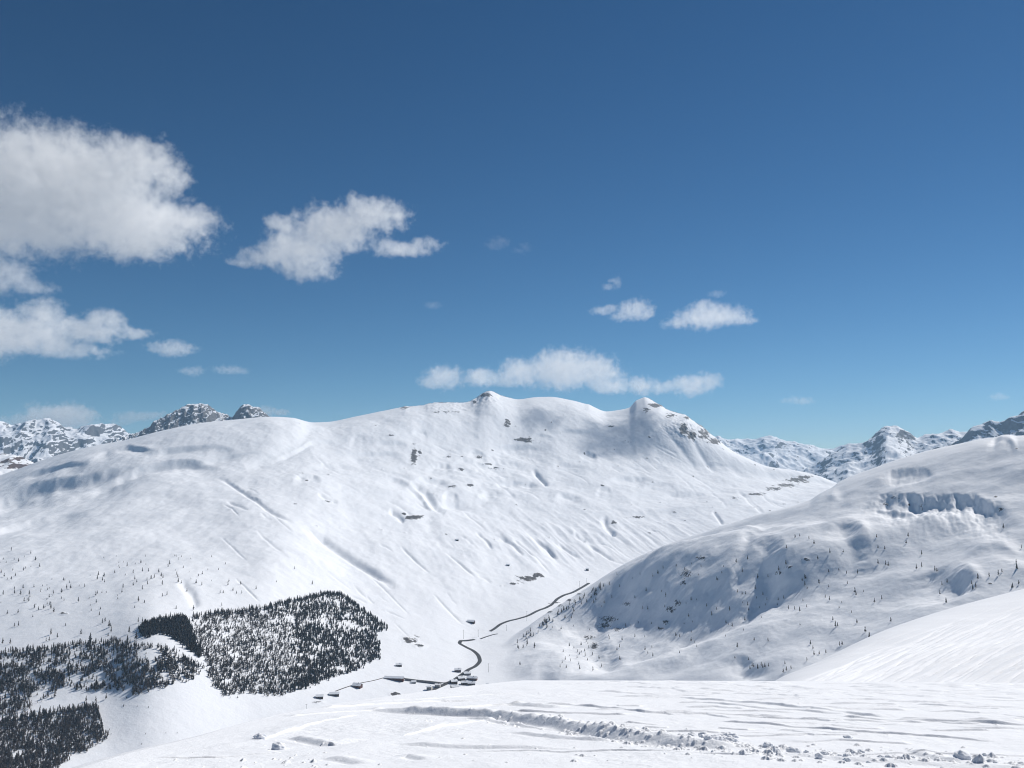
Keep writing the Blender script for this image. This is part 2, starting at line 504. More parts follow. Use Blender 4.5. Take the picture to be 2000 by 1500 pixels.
# stream gullies
trench(A, [(425, 932), (440, 938), (520, 992), (570, 1018)], 3.2, -9)
trench(A, [(590, 1030), (630, 1046), (680, 1082), (730, 1118), (772, 1146)], 5.5, -15)
trench(A, [(800, 945), (830, 962), (850, 990), (870, 1002)], 7, -17)
bump(A, 885, 985, 26, 9, -14)
A.z += 1.5 * up * notridge * fbm(A.x / 42, A.y / 60, 3)
for p, w_, a in [([(975, 1050), (1000, 1066), (1022, 1088)], 3, -9), ([(1000, 1055), (1030, 1076), (1044, 1090)], 2.4, -7), ([(1040, 1050), (1066, 1066), (1088, 1090)], 3, -9),
                 ([(1090, 1058), (1116, 1078), (1132, 1086)], 2.5, -7), ([(1148, 1062), (1180, 1085), (1200, 1096)], 2.6, -7), ([(1178, 1010), (1184, 1030), (1202, 1050)], 5, -16),
                 ([(1120, 1040), (1130, 1050), (1145, 1056)], 3, -8), ([(1040, 916), (1056, 934), (1070, 952)], 3.5, -16), ([(1392, 998), (1402, 1012), (1412, 1026)], 2.8, -10),
                 ([(930, 1040), (950, 1060), (962, 1078)], 2.4, -6), ([(780, 1065), (815, 1098), (840, 1120)], 2, -4), ([(870, 1080), (905, 1112), (930, 1130)], 1.8, -3.5),
                 ([(845, 1160), (880, 1195), (905, 1220)], 1.8, -3), ([(760, 998), (775, 1006), (790, 1018)], 4, -12), ([(620, 968), (635, 976), (660, 984)], 3, -6),
                 ([(720, 1120), (760, 1160), (800, 1200)], 1.6, -2.5), ([(1340, 840), (1375, 900), (1400, 930)], 5, -8), ([(1290, 830), (1330, 880), (1370, 930)], 5, -5),
                 ([(1440, 960), (1470, 985), (1490, 1005)], 2.5, -6), ([(350, 1135), (375, 1160), (385, 1185)], 8, -7)]:
    trench(A, p, w_, a)
# terrace edge with broken rock below
crest(A, [(1150, 1014), (1250, 1000), (1340, 993), (1430, 978), (1520, 962), (1620, 948)], 16, 6, 14)
bump(A, 1085, 808, 26, 16, -10)
# the pointed tops
for u_, v_, w_, a_ in [(1259, 782, 26, 20), (956, 772, 20, 14), (1243, 790, 12, 7), (1292, 796, 10, 8), (1338, 816, 12, 8), (1372, 838, 9, 7), (1150, 792, 8, 4), (925, 786, 6, 6), (792, 798, 8, 4), (835, 794, 8, 4)]:
    A.z += a_ * np.clip(1 - np.abs(bu - u_) / w_, 0, 1) * np.exp(-((bv - v_) / 9) ** 2)
pk = np.exp(-(((bu - 945) / 30) ** 2 + ((bv - 778) / 12) ** 2)) + np.exp(-(((bu - 1355) / 55) ** 2 + ((bv - 842) / 22) ** 2)) + 0.6 * np.exp(-(((bu - 870) / 50) ** 2 + ((bv - 793) / 10) ** 2))
A.z += pk * (11 * fbm(A.x / 60, A.y / 80, 4, ridged=True) + 8 * fbm(A.x / 24, A.y / 34, 3, ridged=True))
for k in range(100):
    u_ = gl.uniform(420, 1560); v_ = gl.uniform(850, 1230)
    if v_ < np.interp(u_, [420, 600, 960, 1250, 1560], [930, 860, 820, 850, 950]) or v_ > np.interp(u_, [420, 760, 1000, 1200, 1560], [1150, 1230, 1220, 1110, 990]):
        continue
    L_ = gl.uniform(14, 60); sl_ = gl.uniform(0.35, 1.1)
    trench(A, [(u_, v_), (u_ + L_ * .5, v_ + L_ * .5 * sl_ + gl.normal(0, 2)), (u_ + L_, v_ + L_ * sl_)], gl.uniform(1.0, 2.4), -gl.uniform(0.8, 3.2))
A.refresh()
for q in [(808, 892, 8, 20, .8), (820, 884, 5, 8, .7), (808, 1011, 26, 6, .8), (790, 1003, 10, 5, .6), (990, 827, 9, 10, .75), (1022, 858, 20, 5, .8), (1035, 862, 26, 4, .6), (876, 892, 10, 3, .6), (935, 893, 10, 4, .65),
          (955, 907, 10, 3, .7), (900, 917, 8, 4, .75), (920, 948, 14, 4, .75), (970, 915, 20, 5, .55), (885, 950, 18, 4, .5), (1200, 1020, 9, 5, .75), (1315, 1001, 9, 3, .6), (1240, 1010, 30, 3, .55),
          (1335, 838, 12, 16, .8), (1352, 850, 10, 12, .8), (1375, 848, 14, 14, .75), (1395, 862, 18, 8, .8), (1280, 792, 18, 5, .85), (1262, 800, 10, 8, .6), (1310, 812, 14, 6, .7), (1342, 817, 8, 4, .8), (948, 772, 14, 5, .85), (927, 785, 5, 4, .8),
          (1560, 938, 32, 7, .72), (1535, 948, 30, 5, .68), (1510, 955, 24, 5, .66), (1570, 932, 22, 5, .75), (1480, 965, 26, 4, .6), (1430, 973, 22, 4, .5), (1030, 1130, 26, 8, .75), (1050, 1124, 14, 7, .85), (1000, 1140, 16, 4, .6),
          (982, 1144, 12, 2, .6), (800, 1250, 22, 9, .72), (820, 1262, 18, 6, .6), (124, 1199, 10, 3, .85), (640, 980, 18, 4, .55), (870, 805, 40, 5, .5), (790, 797, 12, 4, .6), (1220, 862, 12, 4, .5),
          (992, 1103, 6, 2, .6), (890, 1054, 8, 2, .7), (770, 1356, 12, 6, .65), (625, 1372, 20, 4, .55), (1160, 1150, 14, 3, .6), (1085, 1178, 22, 4, .55), (810, 868, 8, 3, .5), (760, 850, 10, 3, .6), (1195, 833, 10, 4, .65)]:
    rocks(A, *q)
edge = np.abs(S_row - 0.94) < 0.008
A.rock = np.maximum(A.rock, np.where(edge & (bu > 780) & (bu < 1000), 0.5, 0))
A.rock = np.maximum(A.rock, np.where(edge & (bu > 1265) & (bu < 1440), 0.62, 0))
small = fbm(A.x / 45, A.y / 60, 2)
A.rock = np.maximum(A.rock, np.where((bv > 820) & (bv < 1060) & (bu > 560) & (bu < 1600), 0.62 * sstep(0.46, 0.70, small), 0))
A.z += 7 * np.clip(A.rock - 0.2, 0, 1) * fbm(A.x / 16, A.y / 26, 3, ridged=True)
A.build('mountain', M_MAIN)

# ------------------------------------------------------------------ hill on the right across the valley
hr = [(820, 1380, 1930), (890, 1324, 2110), (930, 1301, 2200), (960, 1283, 2290), (985, 1266, 2370), (1020, 1236, 2330), (1060, 1204, 2290), (1100, 1178, 2250), (1150, 1146, 2200), (1200, 1114, 2170), (1260, 1081, 2130), (1330, 1053, 2100),
      (1400, 1031, 2120), (1480, 1005, 2190), (1560, 985, 2290), (1620, 957, 2390), (1640, 941, 2430), (1700, 917, 2530), (1790, 886, 2640), (1860, 869, 2720), (1925, 855, 2760), (2000, 850, 2800), (2300, 835, 2900), (2700, 830, 2900)]
h0 = [(820, 1700, 1500), (1000, 1560, 1480), (1300, 1500, 1250), (1600, 1480, 1100), (2000, 1400, 1000), (2700, 1300, 900)]
h1 = [(820, 1420, 1760), (900, 1390, 1810), (960, 1366, 1870), (1050, 1326, 2040), (1100, 1326, 1930), (1200, 1324, 1740), (1300, 1320, 1580), (1450, 1318, 1480), (1600, 1310, 1450), (1800, 1250, 1450), (2000, 1190, 1460), (2700, 1080, 1350)]
h2 = [(820, 1402, 1830), (900, 1352, 1960), (960, 1324, 2050), (1050, 1286, 2140), (1150, 1240, 2010), (1300, 1190, 1820), (1450, 1180, 1800), (1600, 1170, 1800), (1800, 1130, 1820), (2000, 1085, 1880), (2700, 1000, 1800)]
h3 = [(820, 1390, 1890), (900, 1333, 2040), (960, 1298, 2200), (1050, 1238, 2230), (1150, 1178, 2110), (1300, 1098, 1990), (1450, 1058, 2060), (1600, 1040, 2110), (1800, 1000, 2220), (2000, 970, 2360), (2700, 920, 2350)]
h5 = [(u, v + 70, d + 160) for u, v, d in hr]
h6 = [(u, v + 260, d + 700) for u, v, d in hr]
hk = [0, 0.08, 0.42, 0.72, 0.94, 0.97, 1]
rows = np.unique(np.concatenate([np.linspace(0, 1, int(620 * QUAL)), hk]))


def flank(u, v):
    """plan distance at which the pixel's ray meets the tilted flank of the hill"""
    b_, t_ = ray(u, v)
    return float(636.2 / (math.cos(float(b_)) * (0.42 * math.tan(float(b_)) + 0.08) - float(t_)))


h0, h1, h2, h3 = [[(u, v, flank(u, v)) for u, v, d in c] for c in (h0, h1, h2, h3)]
hr = [(u, v, flank(u, v) + 25) for u, v, d in hr]
h5 = [(u, v + 40, d + 170) for u, v, d in hr]
h6 = [(u, v + 170, d + 700) for u, v, d in hr]
H = curve_sheet([h0, h1, h2, h3, hr, h5, h6], hk, bearings(830, 2450, 1000), rows)
bu, bv = H.u.copy(), H.v.copy()
S_row = np.broadcast_to(rows[:, None], H.z.shape)
nr = (1 - 0.85 * sstep(0.82, 0.93, S_row)) * sstep(0.03, 0.12, S_row)
H.z += 22 * nr * fbm(H.x / 250, H.y / 330, 3)
left = np.exp(-(((bu - 1270) / 260) ** 2 + ((bv - 1175) / 110) ** 2))
H.z += 6 * nr * left * fbm((H.x * 0.62 - H.y * 0.78) / 75, (H.x * 0.78 + H.y * 0.62) / 360, 4, ridged=True)
H.z += 9 * nr * np.exp(-(((bu - 1300) / 210) ** 2 + ((bv - 1165) / 95) ** 2)) * fbm(H.x / 130 + 2, H.y / 170, 3)
H.z += 3.2 * nr * fbm(H.x / 62, H.y / 90, 4)
# combes and steep faces
scarp(H, [(1655, 1008), (1690, 982), (1722, 966), (1760, 962), (1800, 966), (1830, 966), (1860, 960), (1890, 960), (1925, 970), (1955, 984), (2000, 1000)], 30, 27, 52, 11, 24)
scarp(H, [(1690, 995), (1720, 992), (1760, 996), (1800, 1006)], 9, 12, 30, 5, 24)
scarp(H, [(1715, 925), (1755, 912), (1790, 908), (1830, 918)], 13, 13, 26, 5, 22)
scarp(H, [(1925, 862), (1950, 855), (1975, 860), (1990, 868)], 7, 9, 16, 3, 22)
crest(H, [(1580, 985), (1620, 970), (1650, 975)], 16, 8, 7)
crest(H, [(1600, 1080), (1650, 1052), (1690, 1060), (1710, 1085)], 22, 12, 9)
crest(H, [(1370, 1056), (1420, 1045), (1470, 1052), (1500, 1075)], 16, 9, 9)
def left_face(S, pts, h, w, L):
    """the ground to the left of a line that climbs away to the right drops by h metres over w metres"""
    wp = []
    for u_, v_ in pts:
        d_ = flank(u_, v_); b_ = float(ray(u_, v_)[0])
        wp.append((d_ * math.sin(b_), d_ * math.cos(b_)))
    wp = np.array(wp); m = 2.5 * L
    mk = (S.x > wp[:, 0].min() - m) & (S.x < wp[:, 0].max() + m) & (S.y > wp[:, 1].min() - m) & (S.y < wp[:, 1].max() + m)
    x_, y_ = S.x[mk], S.y[mk]
    qx = x_ + 26 * fbm(x_ / 110, y_ / 110, 4); qy = y_ + 26 * fbm(x_ / 110 + 9, y_ / 110, 4)
    d, s, p = poly_dist(qx, qy, wp)
    dl = np.where(s > 0, d, 0)                                   # the points run from the foot up to the top
    S.z[mk] -= h * sstep(0, 0.3, np.minimum(p, 1 - p)) * sstep(0, w, dl) * np.exp(-(dl / L) ** 2)


# the steep shaded flank in the middle of the spur
qw = H.x + 0.35 * (H.y - 2300) + 42 * fbm(H.x / 170, H.y / 210, 3)
fq = pchip([-400, -40, 262, 560, 700, 980, 3000], [0, 0, -56, 52, 34, 0, 0], qw.ravel()).reshape(qw.shape)
H.z += fq * (1 - sstep(0.66, 0.88, S_row)) * sstep(0.03, 0.12, S_row) * sstep(1800, 2000, H.y) * (1 - sstep(2560, 2800, H.y))
left_face(H, [(1575, 1175), (1540, 1115), (1510, 1070)], 26, 55, 120)
left_face(H, [(1725, 1120), (1690, 1065), (1665, 1030)], 16, 50, 110)
left_face(H, [(1935, 1160), (1895, 1120), (1870, 1090)], 20, 45, 100)
left_face(H, [(1235, 1295), (1200, 1230), (1180, 1180)], 14, 40, 80)
left_face(H, [(1500, 1318), (1470, 1290), (1455, 1265)], 10, 30, 60)
trench(H, [(1470, 1075), (1455, 1110), (1430, 1150)], 12, -9)
trench(H, [(1200, 1165), (1150, 1205), (1100, 1245)], 9, -8)
trench(H, [(1250, 1110), (1210, 1140), (1150, 1180), (1100, 1215)], 9, -7)
trench(H, [(1520, 1130), (1480, 1165), (1440, 1200)], 9, -7)
crest(H, [(1815, 1140), (1860, 1120), (1905, 1125), (1930, 1145)], 18, 10, 8)
crest(H, [(1880, 1080), (1940, 1065), (2000, 1075)], 18, 10, 8)
crest(H, [(1940, 870), (1965, 862), (1990, 872)], 14, 8, 8)
bump(H, 1480, 1315, 26, 12, -8)
# the foot of the hill runs out gently into the valley floor
fa_ = np.empty_like(H.z)
for k in range(len(H.b)):
    i_, w_ = A.column(H.b[k])
    fa_[:, k] = (1 - w_) * np.interp(H.d[:, k], A.d[:, i_], A.z[:, i_]) + w_ * np.interp(H.d[:, k], A.d[:, i_ + 1], A.z[:, i_ + 1])
KT = 16.0
x_ = H.z + KT - fa_
H.z = np.where(x_ > 0, fa_ + x_ - KT + KT * np.exp(-np.maximum(x_, 0) / KT), H.z + KT)
H.refresh()
for q in [(1160, 1262, 10, 9, .72), (1190, 1210, 22, 9, .62), (1180, 1222, 16, 8, .68), (1310, 1190, 12, 8, .72), (1300, 1215, 8, 5, .75), (1290, 1228, 10, 4, .7), (1322, 1178, 8, 8, .7), (1340, 1120, 16, 14, .58), (1370, 1090, 14, 6, .62), (1225, 1180, 12, 6, .6),
          (1335, 1138, 6, 6, .7), (1730, 985, 8, 4, .66), (1745, 972, 20, 4, .55), (1775, 986, 6, 4, .6), (1800, 990, 8, 8, .55), (1955, 995, 8, 4, .75), (1945, 970, 6, 3, .6), (1985, 877, 5, 2, .7), (1575, 1092, 10, 4, .66), (1520, 1120, 12, 6, .6),
          (1540, 1108, 10, 5, .6), (1150, 1245, 16, 6, .6), (1205, 1230, 10, 5, .62), (1935, 1140, 6, 2, .6), (1090, 1182, 12, 4, .72), (1070, 1195, 14, 3, .72), (1110, 1172, 12, 3, .72), (1130, 1160, 12, 3, .6)]:
    rocks(H, *q)
H.z += 4 * np.clip(H.rock - 0.2, 0, 1) * fbm(H.x / 9, H.y / 15, 3, ridged=True)
H.build('hill', M_HILL)

# ------------------------------------------------------------------ near ski slope on the right
pr = [(1380, 1420, 150), (1480, 1350, 170), (1545, 1314, 190), (1600, 1290, 210), (1730, 1230, 255), (1860, 1187, 310), (2000, 1150, 370), (2200, 1100, 440), (2700, 1020, 520)]
p0 = [(1380, 1520, 90), (1545, 1450, 92), (2000, 1400, 95), (2700, 1360, 95)]
p1 = [(1380, 1470, 120), (1545, 1330, 140), (1730, 1285, 165), (2000, 1235, 190), (2700, 1150, 210)]
p3 = [(u, v + 80, d + 50) for u, v, d in pr]
p4 = [(u, v + 400, d + 220) for u, v, d in pr]
pkn = [0, 0.4, 0.85, 0.93, 1]
rows = np.unique(np.concatenate([np.linspace(0, 1, int(320 * QUAL)), pkn]))
P = curve_sheet([p0, p1, pr, p3, p4], pkn, bearings(1390, 2450, 700), rows)
S_row = np.broadcast_to(rows[:, None], P.z.shape)
P.z += 0.5 * (1 - sstep(0.75, 0.85, S_row)) * fbm(P.x / 30, P.y / 45, 3)
prs = np.random.default_rng(21)
for k in range(150):
    # ski tracks: they come down from the upper right and fan out to the lower left
    u1 = prs.uniform(1750, 2350); v1 = np.interp(u1, [1545, 1730, 2000, 2400], [1318, 1240, 1165, 1090]) + prs.uniform(3, 120)
    L = prs.uniform(120, 520); sl = prs.uniform(0.30, 0.52)
    pts = [(u1 - L * q + 0, v1 + L * q * sl + 14 * math.sin(3 * q + k) * q) for q in np.linspace(0, 1, 7)][::-1]
    trench(P, pts, prs.uniform(0.8, 1.3), -prs.uniform(0.08, 0.2))
P.refresh()
P.build('ski_slope', M_PISTE)

# ------------------------------------------------------------------ the snowfield the photographer stands on
EYE, SLOPE = 1.7, 0.203
edge_pts = [(-700, 1620), (-200, 1590), (60, 1540), (150, 1503), (250, 1472), (380, 1440), (480, 1411), (560, 1392), (650, 1375), (750, 1361), (830, 1350), (930, 1338), (1020, 1329), (1150, 1322), (1300, 1318), (1550, 1313), (2000, 1310), (2700, 1308)]
b = bearings(-330, 2330, 1600)
eb, et = ray([p[0] for p in edge_pts], [p[1] for p in edge_pts])
t_edge = pchip(eb, et, b)
SL = SLOPE * np.cos(b)                                       # the field is a plane that falls away straight ahead
d_edge = EYE / np.maximum(-t_edge - SL, 0.0195)
near_t = -EYE / 3.2 - SLOPE
nroll = int(90 * QUAL)
fa = np.linspace(0, 1, 60)[:-1, None]; fb = np.linspace(0, 1, int(1300 * QUAL))[:, None]
d_mid = np.minimum(11.0, d_edge * 0.8)[None, :]
d1 = np.concatenate([1 / ((1 / 3.2) * (1 - fa) + fa / d_mid), 1 / ((1 - fb) / d_mid + fb / d_edge[None, :])])
z1 = -EYE - SL[None, :] * d1
q = np.linspace(0, 1, nroll + 1)[1:, None]
d2 = d_edge[None, :] * (1 + 5 * q ** 1.6)
over = (d2 - d_edge[None, :])
z2 = -EYE - SL[None, :] * d2 - over * (0.06 + 0.42 * sstep(0, 1.2, over / d_edge[None, :]))
G = Sheet(b, np.concatenate([d1, d2]), np.concatenate([z1, z2]))
gx, gy = G.x, G.y
inner = np.concatenate([np.clip((1 - d1 / d_edge[None, :]) * 6, 0, 1), np.zeros_like(d2)])


def plane_pt(u, v):
    bb, tt = ray(u, v)
    d = EYE / max(-float(tt) - SLOPE * math.cos(float(bb)), 0.018)
    return (d * math.sin(float(bb)), d * math.cos(float(bb)))


G.z += inner * (0.05 * fbm(gx / 2.6, gy / 4.5, 3) + 0.11 * fbm(gx / 9, gy / 13 + 4, 2))
lump = sstep(-0.1, 0.5, fbm(gx / 5 + 9, gy / 7, 2))
G.z += (0.2 + 0.8 * inner) * 0.022 * lump * fbm(gx / 0.32, gy / 0.42, 3)
G.z += 0.02 * fbm(gx / 0.9, gy / 1.3, 3) * (0.3 + inner)


def line_feature(pts, fn, reach, top=None):
    w_ = np.array([plane_pt(*p) for p in pts])
    mk = (gx > w_[:, 0].min() - reach) & (gx < w_[:, 0].max() + reach) & (gy > w_[:, 1].min() - reach) & (gy < w_[:, 1].max() + reach)
    if not mk.any():
        return
    d, s, p = poly_dist(gx[mk], gy[mk], w_)
    f_ = fn(d, -s, p, gx[mk], gy[mk])                        # positive on the photographer's side
    if top is not None:
        top[mk] = np.maximum(top[mk], f_)
    else:
        G.z[mk] += f_


def berm(pts, h, w_far, w_near, rough=0.35):
    def fn(d, s, p, x, y):
        n = fbm(x / 0.5, y / 0.7, 3); n2 = fbm(x / 1.8, y / 1.8, 2)
        wd = np.where(s > 0, w_near, w_far)                       # right-hand side of a left-to-right line is the near side
        en = sstep(0, 0.22, p) * sstep(0, 0.22, 1 - p)
        k = np.clip(1 - d / wd, 0, 1)
        k = np.where(s > 0, sstep(0, 1, k), k * k * (3 - 2 * k))
        return (h if h > 0.2 else 0.5 * h) * en * k * np.clip(1 + 0.55 * rough * n + 0.35 * n2, 0.3, 1.5) - 0.25 * h * en * np.exp(-((s - w_near * 1.25) / (0.5 * w_near)) ** 2)
    line_feature(pts, fn, max(w_far, w_near) * 2)


LEDGE = np.zeros_like(G.z)


def groove(pts, depth, width, lip=0.5):
    """the edge of a ski track: a low ledge whose steep side faces the photographer"""
    dm = sum(math.hypot(*plane_pt(*p)) for p in pts) / len(pts)
    h = min(0.15, (2.6 + 24 * depth) * dm / F * (0.6 if dm > 45 else 1))
    wn = max(0.5 * h, 1.3 * 6e-5 * dm * dm)
    wf = 0.35 + 0.012 * dm

    def fn(d, s, p, x, y):
        en = sstep(0, 0.1, p) * sstep(0, 0.1, 1 - p)
        wob = np.clip(0.75 + 0.9 * fbm(x / 1.3, y / 2.2, 3), 0.05, 1.5)
        return h * en * wob * np.where(s > 0, sstep(0, 1, 1 - d / wn), np.exp(-(d / wf) ** 2))
    line_feature(pts, fn, wf * 3, LEDGE)


# points run from right to left where needed so that the near side stays positive
B_main = [(690, 1384), (800, 1391), (880, 1396), (960, 1400), (1060, 1412), (1130, 1424), (1200, 1437), (1270, 1448), (1340, 1456), (1400, 1460), (1460, 1464), (1530, 1472)]
berm(B_main[::1], 0.21, 1.4, 0.46, 0.6)
berm([(1290, 1452), (1340, 1457), (1400, 1461), (1450, 1464)], 0.10, 0.5, 0.35, 0.5)
berm([(1500, 1470), (1580, 1476), (1680, 1484), (1800, 1490), (1960, 1497), (2100, 1502)], 0.08, 0.5, 0.3, 0.7)
berm([(900, 1402), (980, 1410), (1040, 1418), (1100, 1424)], 0.10, 0.4, 0.2, 1.0)
berm([(570, 1440), (610, 1448), (640, 1455), (690, 1450), (730, 1448)], 0.14, 0.6, 0.22, 0.5)
berm([(760, 1452), (850, 1456), (950, 1460), (1060, 1462), (1140, 1463)], 0.10, 0.6, 0.22, 0.3)
berm([(640, 1480), (680, 1484), (720, 1492)], 0.09, 0.4, 0.2, 0.6)
berm([(770, 1478), (800, 1476), (840, 1487)], 0.07, 0.4, 0.15, 0.6)
berm([(985, 1428), (1040, 1432), (1100, 1440), (1180, 1446), (1240, 1447)], 0.10, 0.5, 0.2, 0.4)
berm([(990, 1374), (1040, 1380), (1110, 1386)], 0.16, 1.0, 0.4, 0.8)
berm([(1780, 1468), (1840, 1480), (1900, 1486)], 0.10, 0.4, 0.22, 0.9)
grs = np.random.default_rng(5)
for pts, dp, wd in [([(700, 1372), (820, 1366), (960, 1357), (1080, 1354)], .06, .22), ([(620, 1384), (720, 1377), (860, 1369), (960, 1368)], .06, .2), ([(1040, 1378), (1110, 1379), (1180, 1384), (1260, 1394), (1420, 1396), (1560, 1400)], .10, .22),
                    ([(1180, 1358), (1330, 1361), (1480, 1374), (1640, 1392), (1760, 1405)], .08, .25), ([(1340, 1369), (1480, 1384), (1560, 1388), (1660, 1396)], .06, .2), ([(1440, 1399), (1560, 1404), (1700, 1408), (1820, 1412)], .07, .16),
                    ([(1400, 1407), (1520, 1418), (1680, 1430), (1850, 1440), (1960, 1449)], .08, .14), ([(1640, 1398), (1740, 1408), (1860, 1411), (2000, 1419), (2100, 1424)], .12, .2), ([(1600, 1347), (1660, 1348), (1740, 1350)], .12, .45),
                    ([(860, 1386), (960, 1378), (1040, 1376)], .06, .2), ([(1000, 1391), (1100, 1396), (1230, 1400)], .07, .16), ([(1560, 1453), (1640, 1449), (1720, 1452), (1790, 1454)], .05, .1), ([(560, 1400), (640, 1394), (760, 1386)], .05, .16),
                    ([(500, 1448), (560, 1430), (640, 1408), (700, 1398)], .05, .2), ([(780, 1440), (860, 1420), (930, 1410), (990, 1405)], .06, .3), ([(300, 1478), (420, 1480), (560, 1470)], .04, .1), ([(900, 1470), (1200, 1468), (1500, 1480)], .03, .06),
                    ([(1660, 1474), (1800, 1472), (2050, 1474)], .03, .05), ([(1100, 1336), (1300, 1332), (1500, 1330)], .10, .6), ([(1250, 1326), (1420, 1324), (1560, 1323)], .10, .6)]:
    groove(pts, dp, wd)
for k in range(190):
    u0 = grs.uniform(1150, 2050); v0 = grs.uniform(1319, 1362) if k % 3 else grs.uniform(1362, 1440); L = grs.uniform(40, 230)
    groove([(u0, v0), (u0 + L * .5, v0 + grs.uniform(-1, 5)), (u0 + L, v0 + grs.uniform(0, 9))], grs.uniform(.02, .05) * (1.6 if v0 < 1360 else 0.7), grs.uniform(.12, .3) * (1.6 if v0 < 1360 else 0.4))
G.z += LEDGE * np.concatenate([np.clip((1 - d1 / d_edge[None, :]) * 12, 0, 1), np.zeros_like(d2)])
# crumbs of broken snow along the ridges of the tracks
crumbs = []
for k in range(1500):
    sel = grs.random()
    if sel < .42:
        i = grs.random() * (len(B_main) - 1); i0 = int(i); f = i - i0
        u0 = B_main[i0][0] * (1 - f) + B_main[i0 + 1][0] * f; v0 = B_main[i0][1] * (1 - f) + B_main[i0 + 1][1] * f + grs.normal(4, 7)
    elif sel < .62:
        u0 = grs.uniform(1450, 2050); v0 = 1462 + (u0 - 1450) * .05 + grs.normal(4, 9)
    elif sel < .75:
        u0 = grs.uniform(330, 640); v0 = grs.uniform(1415, 1500)
    elif sel < .85:
        u0 = grs.normal(1150, 90); v0 = 1350 + (u0 - 1150) * -.05 + grs.normal(0, 8)
    else:
        u0 = grs.uniform(300, 2050); v0 = grs.uniform(1340, 1500)
    if v0 < np.interp(u0, [p[0] for p in edge_pts], [p[1] for p in edge_pts]) + 4:
        continue
    x0, y0 = plane_pt(u0, v0)
    crumbs.append((x0, y0, min(0.085, 0.014 + grs.exponential(.013) * (1.5 if sel < .62 else 1))))
for x0, y0, r in crumbs:
    bb = math.atan2(x0, y0)
    i0, i1 = np.searchsorted(b, [bb - 2.2 * r / math.hypot(x0, y0), bb + 2.2 * r / math.hypot(x0, y0)])
    j0, j1 = np.searchsorted(G.d[:, min(i0, len(b) - 1)], [math.hypot(x0, y0) - 2.2 * r, math.hypot(x0, y0) + 2.2 * r])
    if i1 <= i0 or j1 <= j0:
        continue
    dx = gx[j0:j1, i0:i1] - x0; dy = gy[j0:j1, i0:i1] - y0
    k = 1 - (dx * dx + dy * dy) / (r * r) * (1 + .5 * np.sin(7 * np.arctan2(dy, dx) + r * 900))
    G.z[j0:j1, i0:i1] += 0.8 * r * np.clip(k, 0, 1) ** 0.7
G.refresh()
G.build('snowfield', M_FIELD)
# the same field behind and beside the photographer
bx_, by_ = np.meshgrid(np.linspace(-45, 45, 181), np.linspace(-40, 5.5, 92))
bz_ = -EYE - SLOPE * by_ - 0.22 + 0.05 * fbm(bx_ / 2.6, by_ / 4.5, 3)
ii = np.arange(91)[:, None] * 181 + np.arange(180)[None, :]
bo = link_mesh('snowfield', np.stack([bx_, by_, bz_], -1).reshape(-1, 3), np.stack([ii, ii + 1, ii + 182, ii + 181], -1).reshape(-1), np.full(91 * 180, 4), [M_FIELD], None, True, attr=np.zeros(bx_.size))
bo['kind'] = 'structure'

# ------------------------------------------------------------------ far ranges
def far_range(name, ridge, dist, depth, drop, amp, mat, cols, rock_bias=0.0, nsc=1.0, jag=6.0):
    us = [p[0] for p in ridge]
    r = [(u, v, dist) for u, v in ridge]
    foot = [(u, v + drop, dist - depth) for u, v in ridge]
    mid = [(u, v + drop * 0.45, dist - depth * 0.42) for u, v in ridge]
    back = [(u, v + drop * 0.5, dist + depth * 0.6) for u, v in ridge]
    kn = [0, 0.45, 0.88, 1]
    rw = np.unique(np.concatenate([np.linspace(0, 1, int(170 * QUAL)), kn]))
    S = curve_sheet([foot, mid, r, back], kn, bearings(us[0], us[-1], cols), rw)
    sr = np.broadcast_to(rw[:, None], S.z.shape)
    wx = 260 * nsc * fbm(S.x / (1500 * nsc), S.y / (1500 * nsc) + 5, 2); wy = 260 * nsc * fbm(S.x / (1500 * nsc) + 8, S.y / (1500 * nsc), 2)
    n = fbm((S.x + wx) / (1250 * nsc), (S.y + wy) / (2100 * nsc), 6, gain=0.46, ridged=True)
    amp = amp * 1.9
    S.z += 13 * nsc * fbm(S.x / (170 * nsc), S.y / (260 * nsc), 4, ridged=True)
    S.z += jag * (fbm(S.x / 75, S.y / 120, 3, ridged=True) - 0.2)
    S.z += amp * n * (1 - 0.80 * np.exp(-((sr - 0.88) / 0.07) ** 2)) - amp * 0.16
    gz = np.gradient(S.z, axis=0) / np.maximum(np.gradient(S.d, axis=0), 1)
    gx_ = np.gradient(S.z, axis=1) / np.maximum(np.abs(np.gradient(S.x, axis=1)), 1)
    steep = np.hypot(gz, gx_)
    S.rock = np.clip(0.66 * sstep(0.45, 1.1, steep) + 0.12 + rock_bias, 0, 1)
    S.build(name, mat)
    return S


far_range('mountains', [(-600, 830), (-300, 850), (-100, 826), (-40, 838), (0, 832), (22, 839), (60, 846), (80, 840), (97, 834), (112, 836), (130, 847), (150, 852), (170, 848), (200, 851), (225, 852), (250, 858), (330, 870), (700, 880)], 12500, 3600, 130, 150, M_FAR, 700, -0.02, 1.0, 9.0)
far_range('mountains', [(120, 930), (200, 880), (245, 858), (268, 850), (280, 842), (292, 838), (302, 826), (322, 820), (332, 815), (352, 808), (370, 799), (383, 797), (396, 797), (412, 802), (430, 812), (442, 816), (452, 823), (462, 812),
                        (472, 803), (484, 800), (494, 803), (503, 805), (514, 812), (530, 822), (600, 860), (700, 900)], 7900, 1900, 110, 42, M_FAR, 640, 0.07, 0.5, 26.0)
far_range('mountains', [(-500, 840), (-200, 870), (-60, 885), (0, 892), (40, 900), (70, 912), (120, 940), (200, 980)], 6000, 900, 80, 30, M_BROWN, 220, 0.22, 0.35)
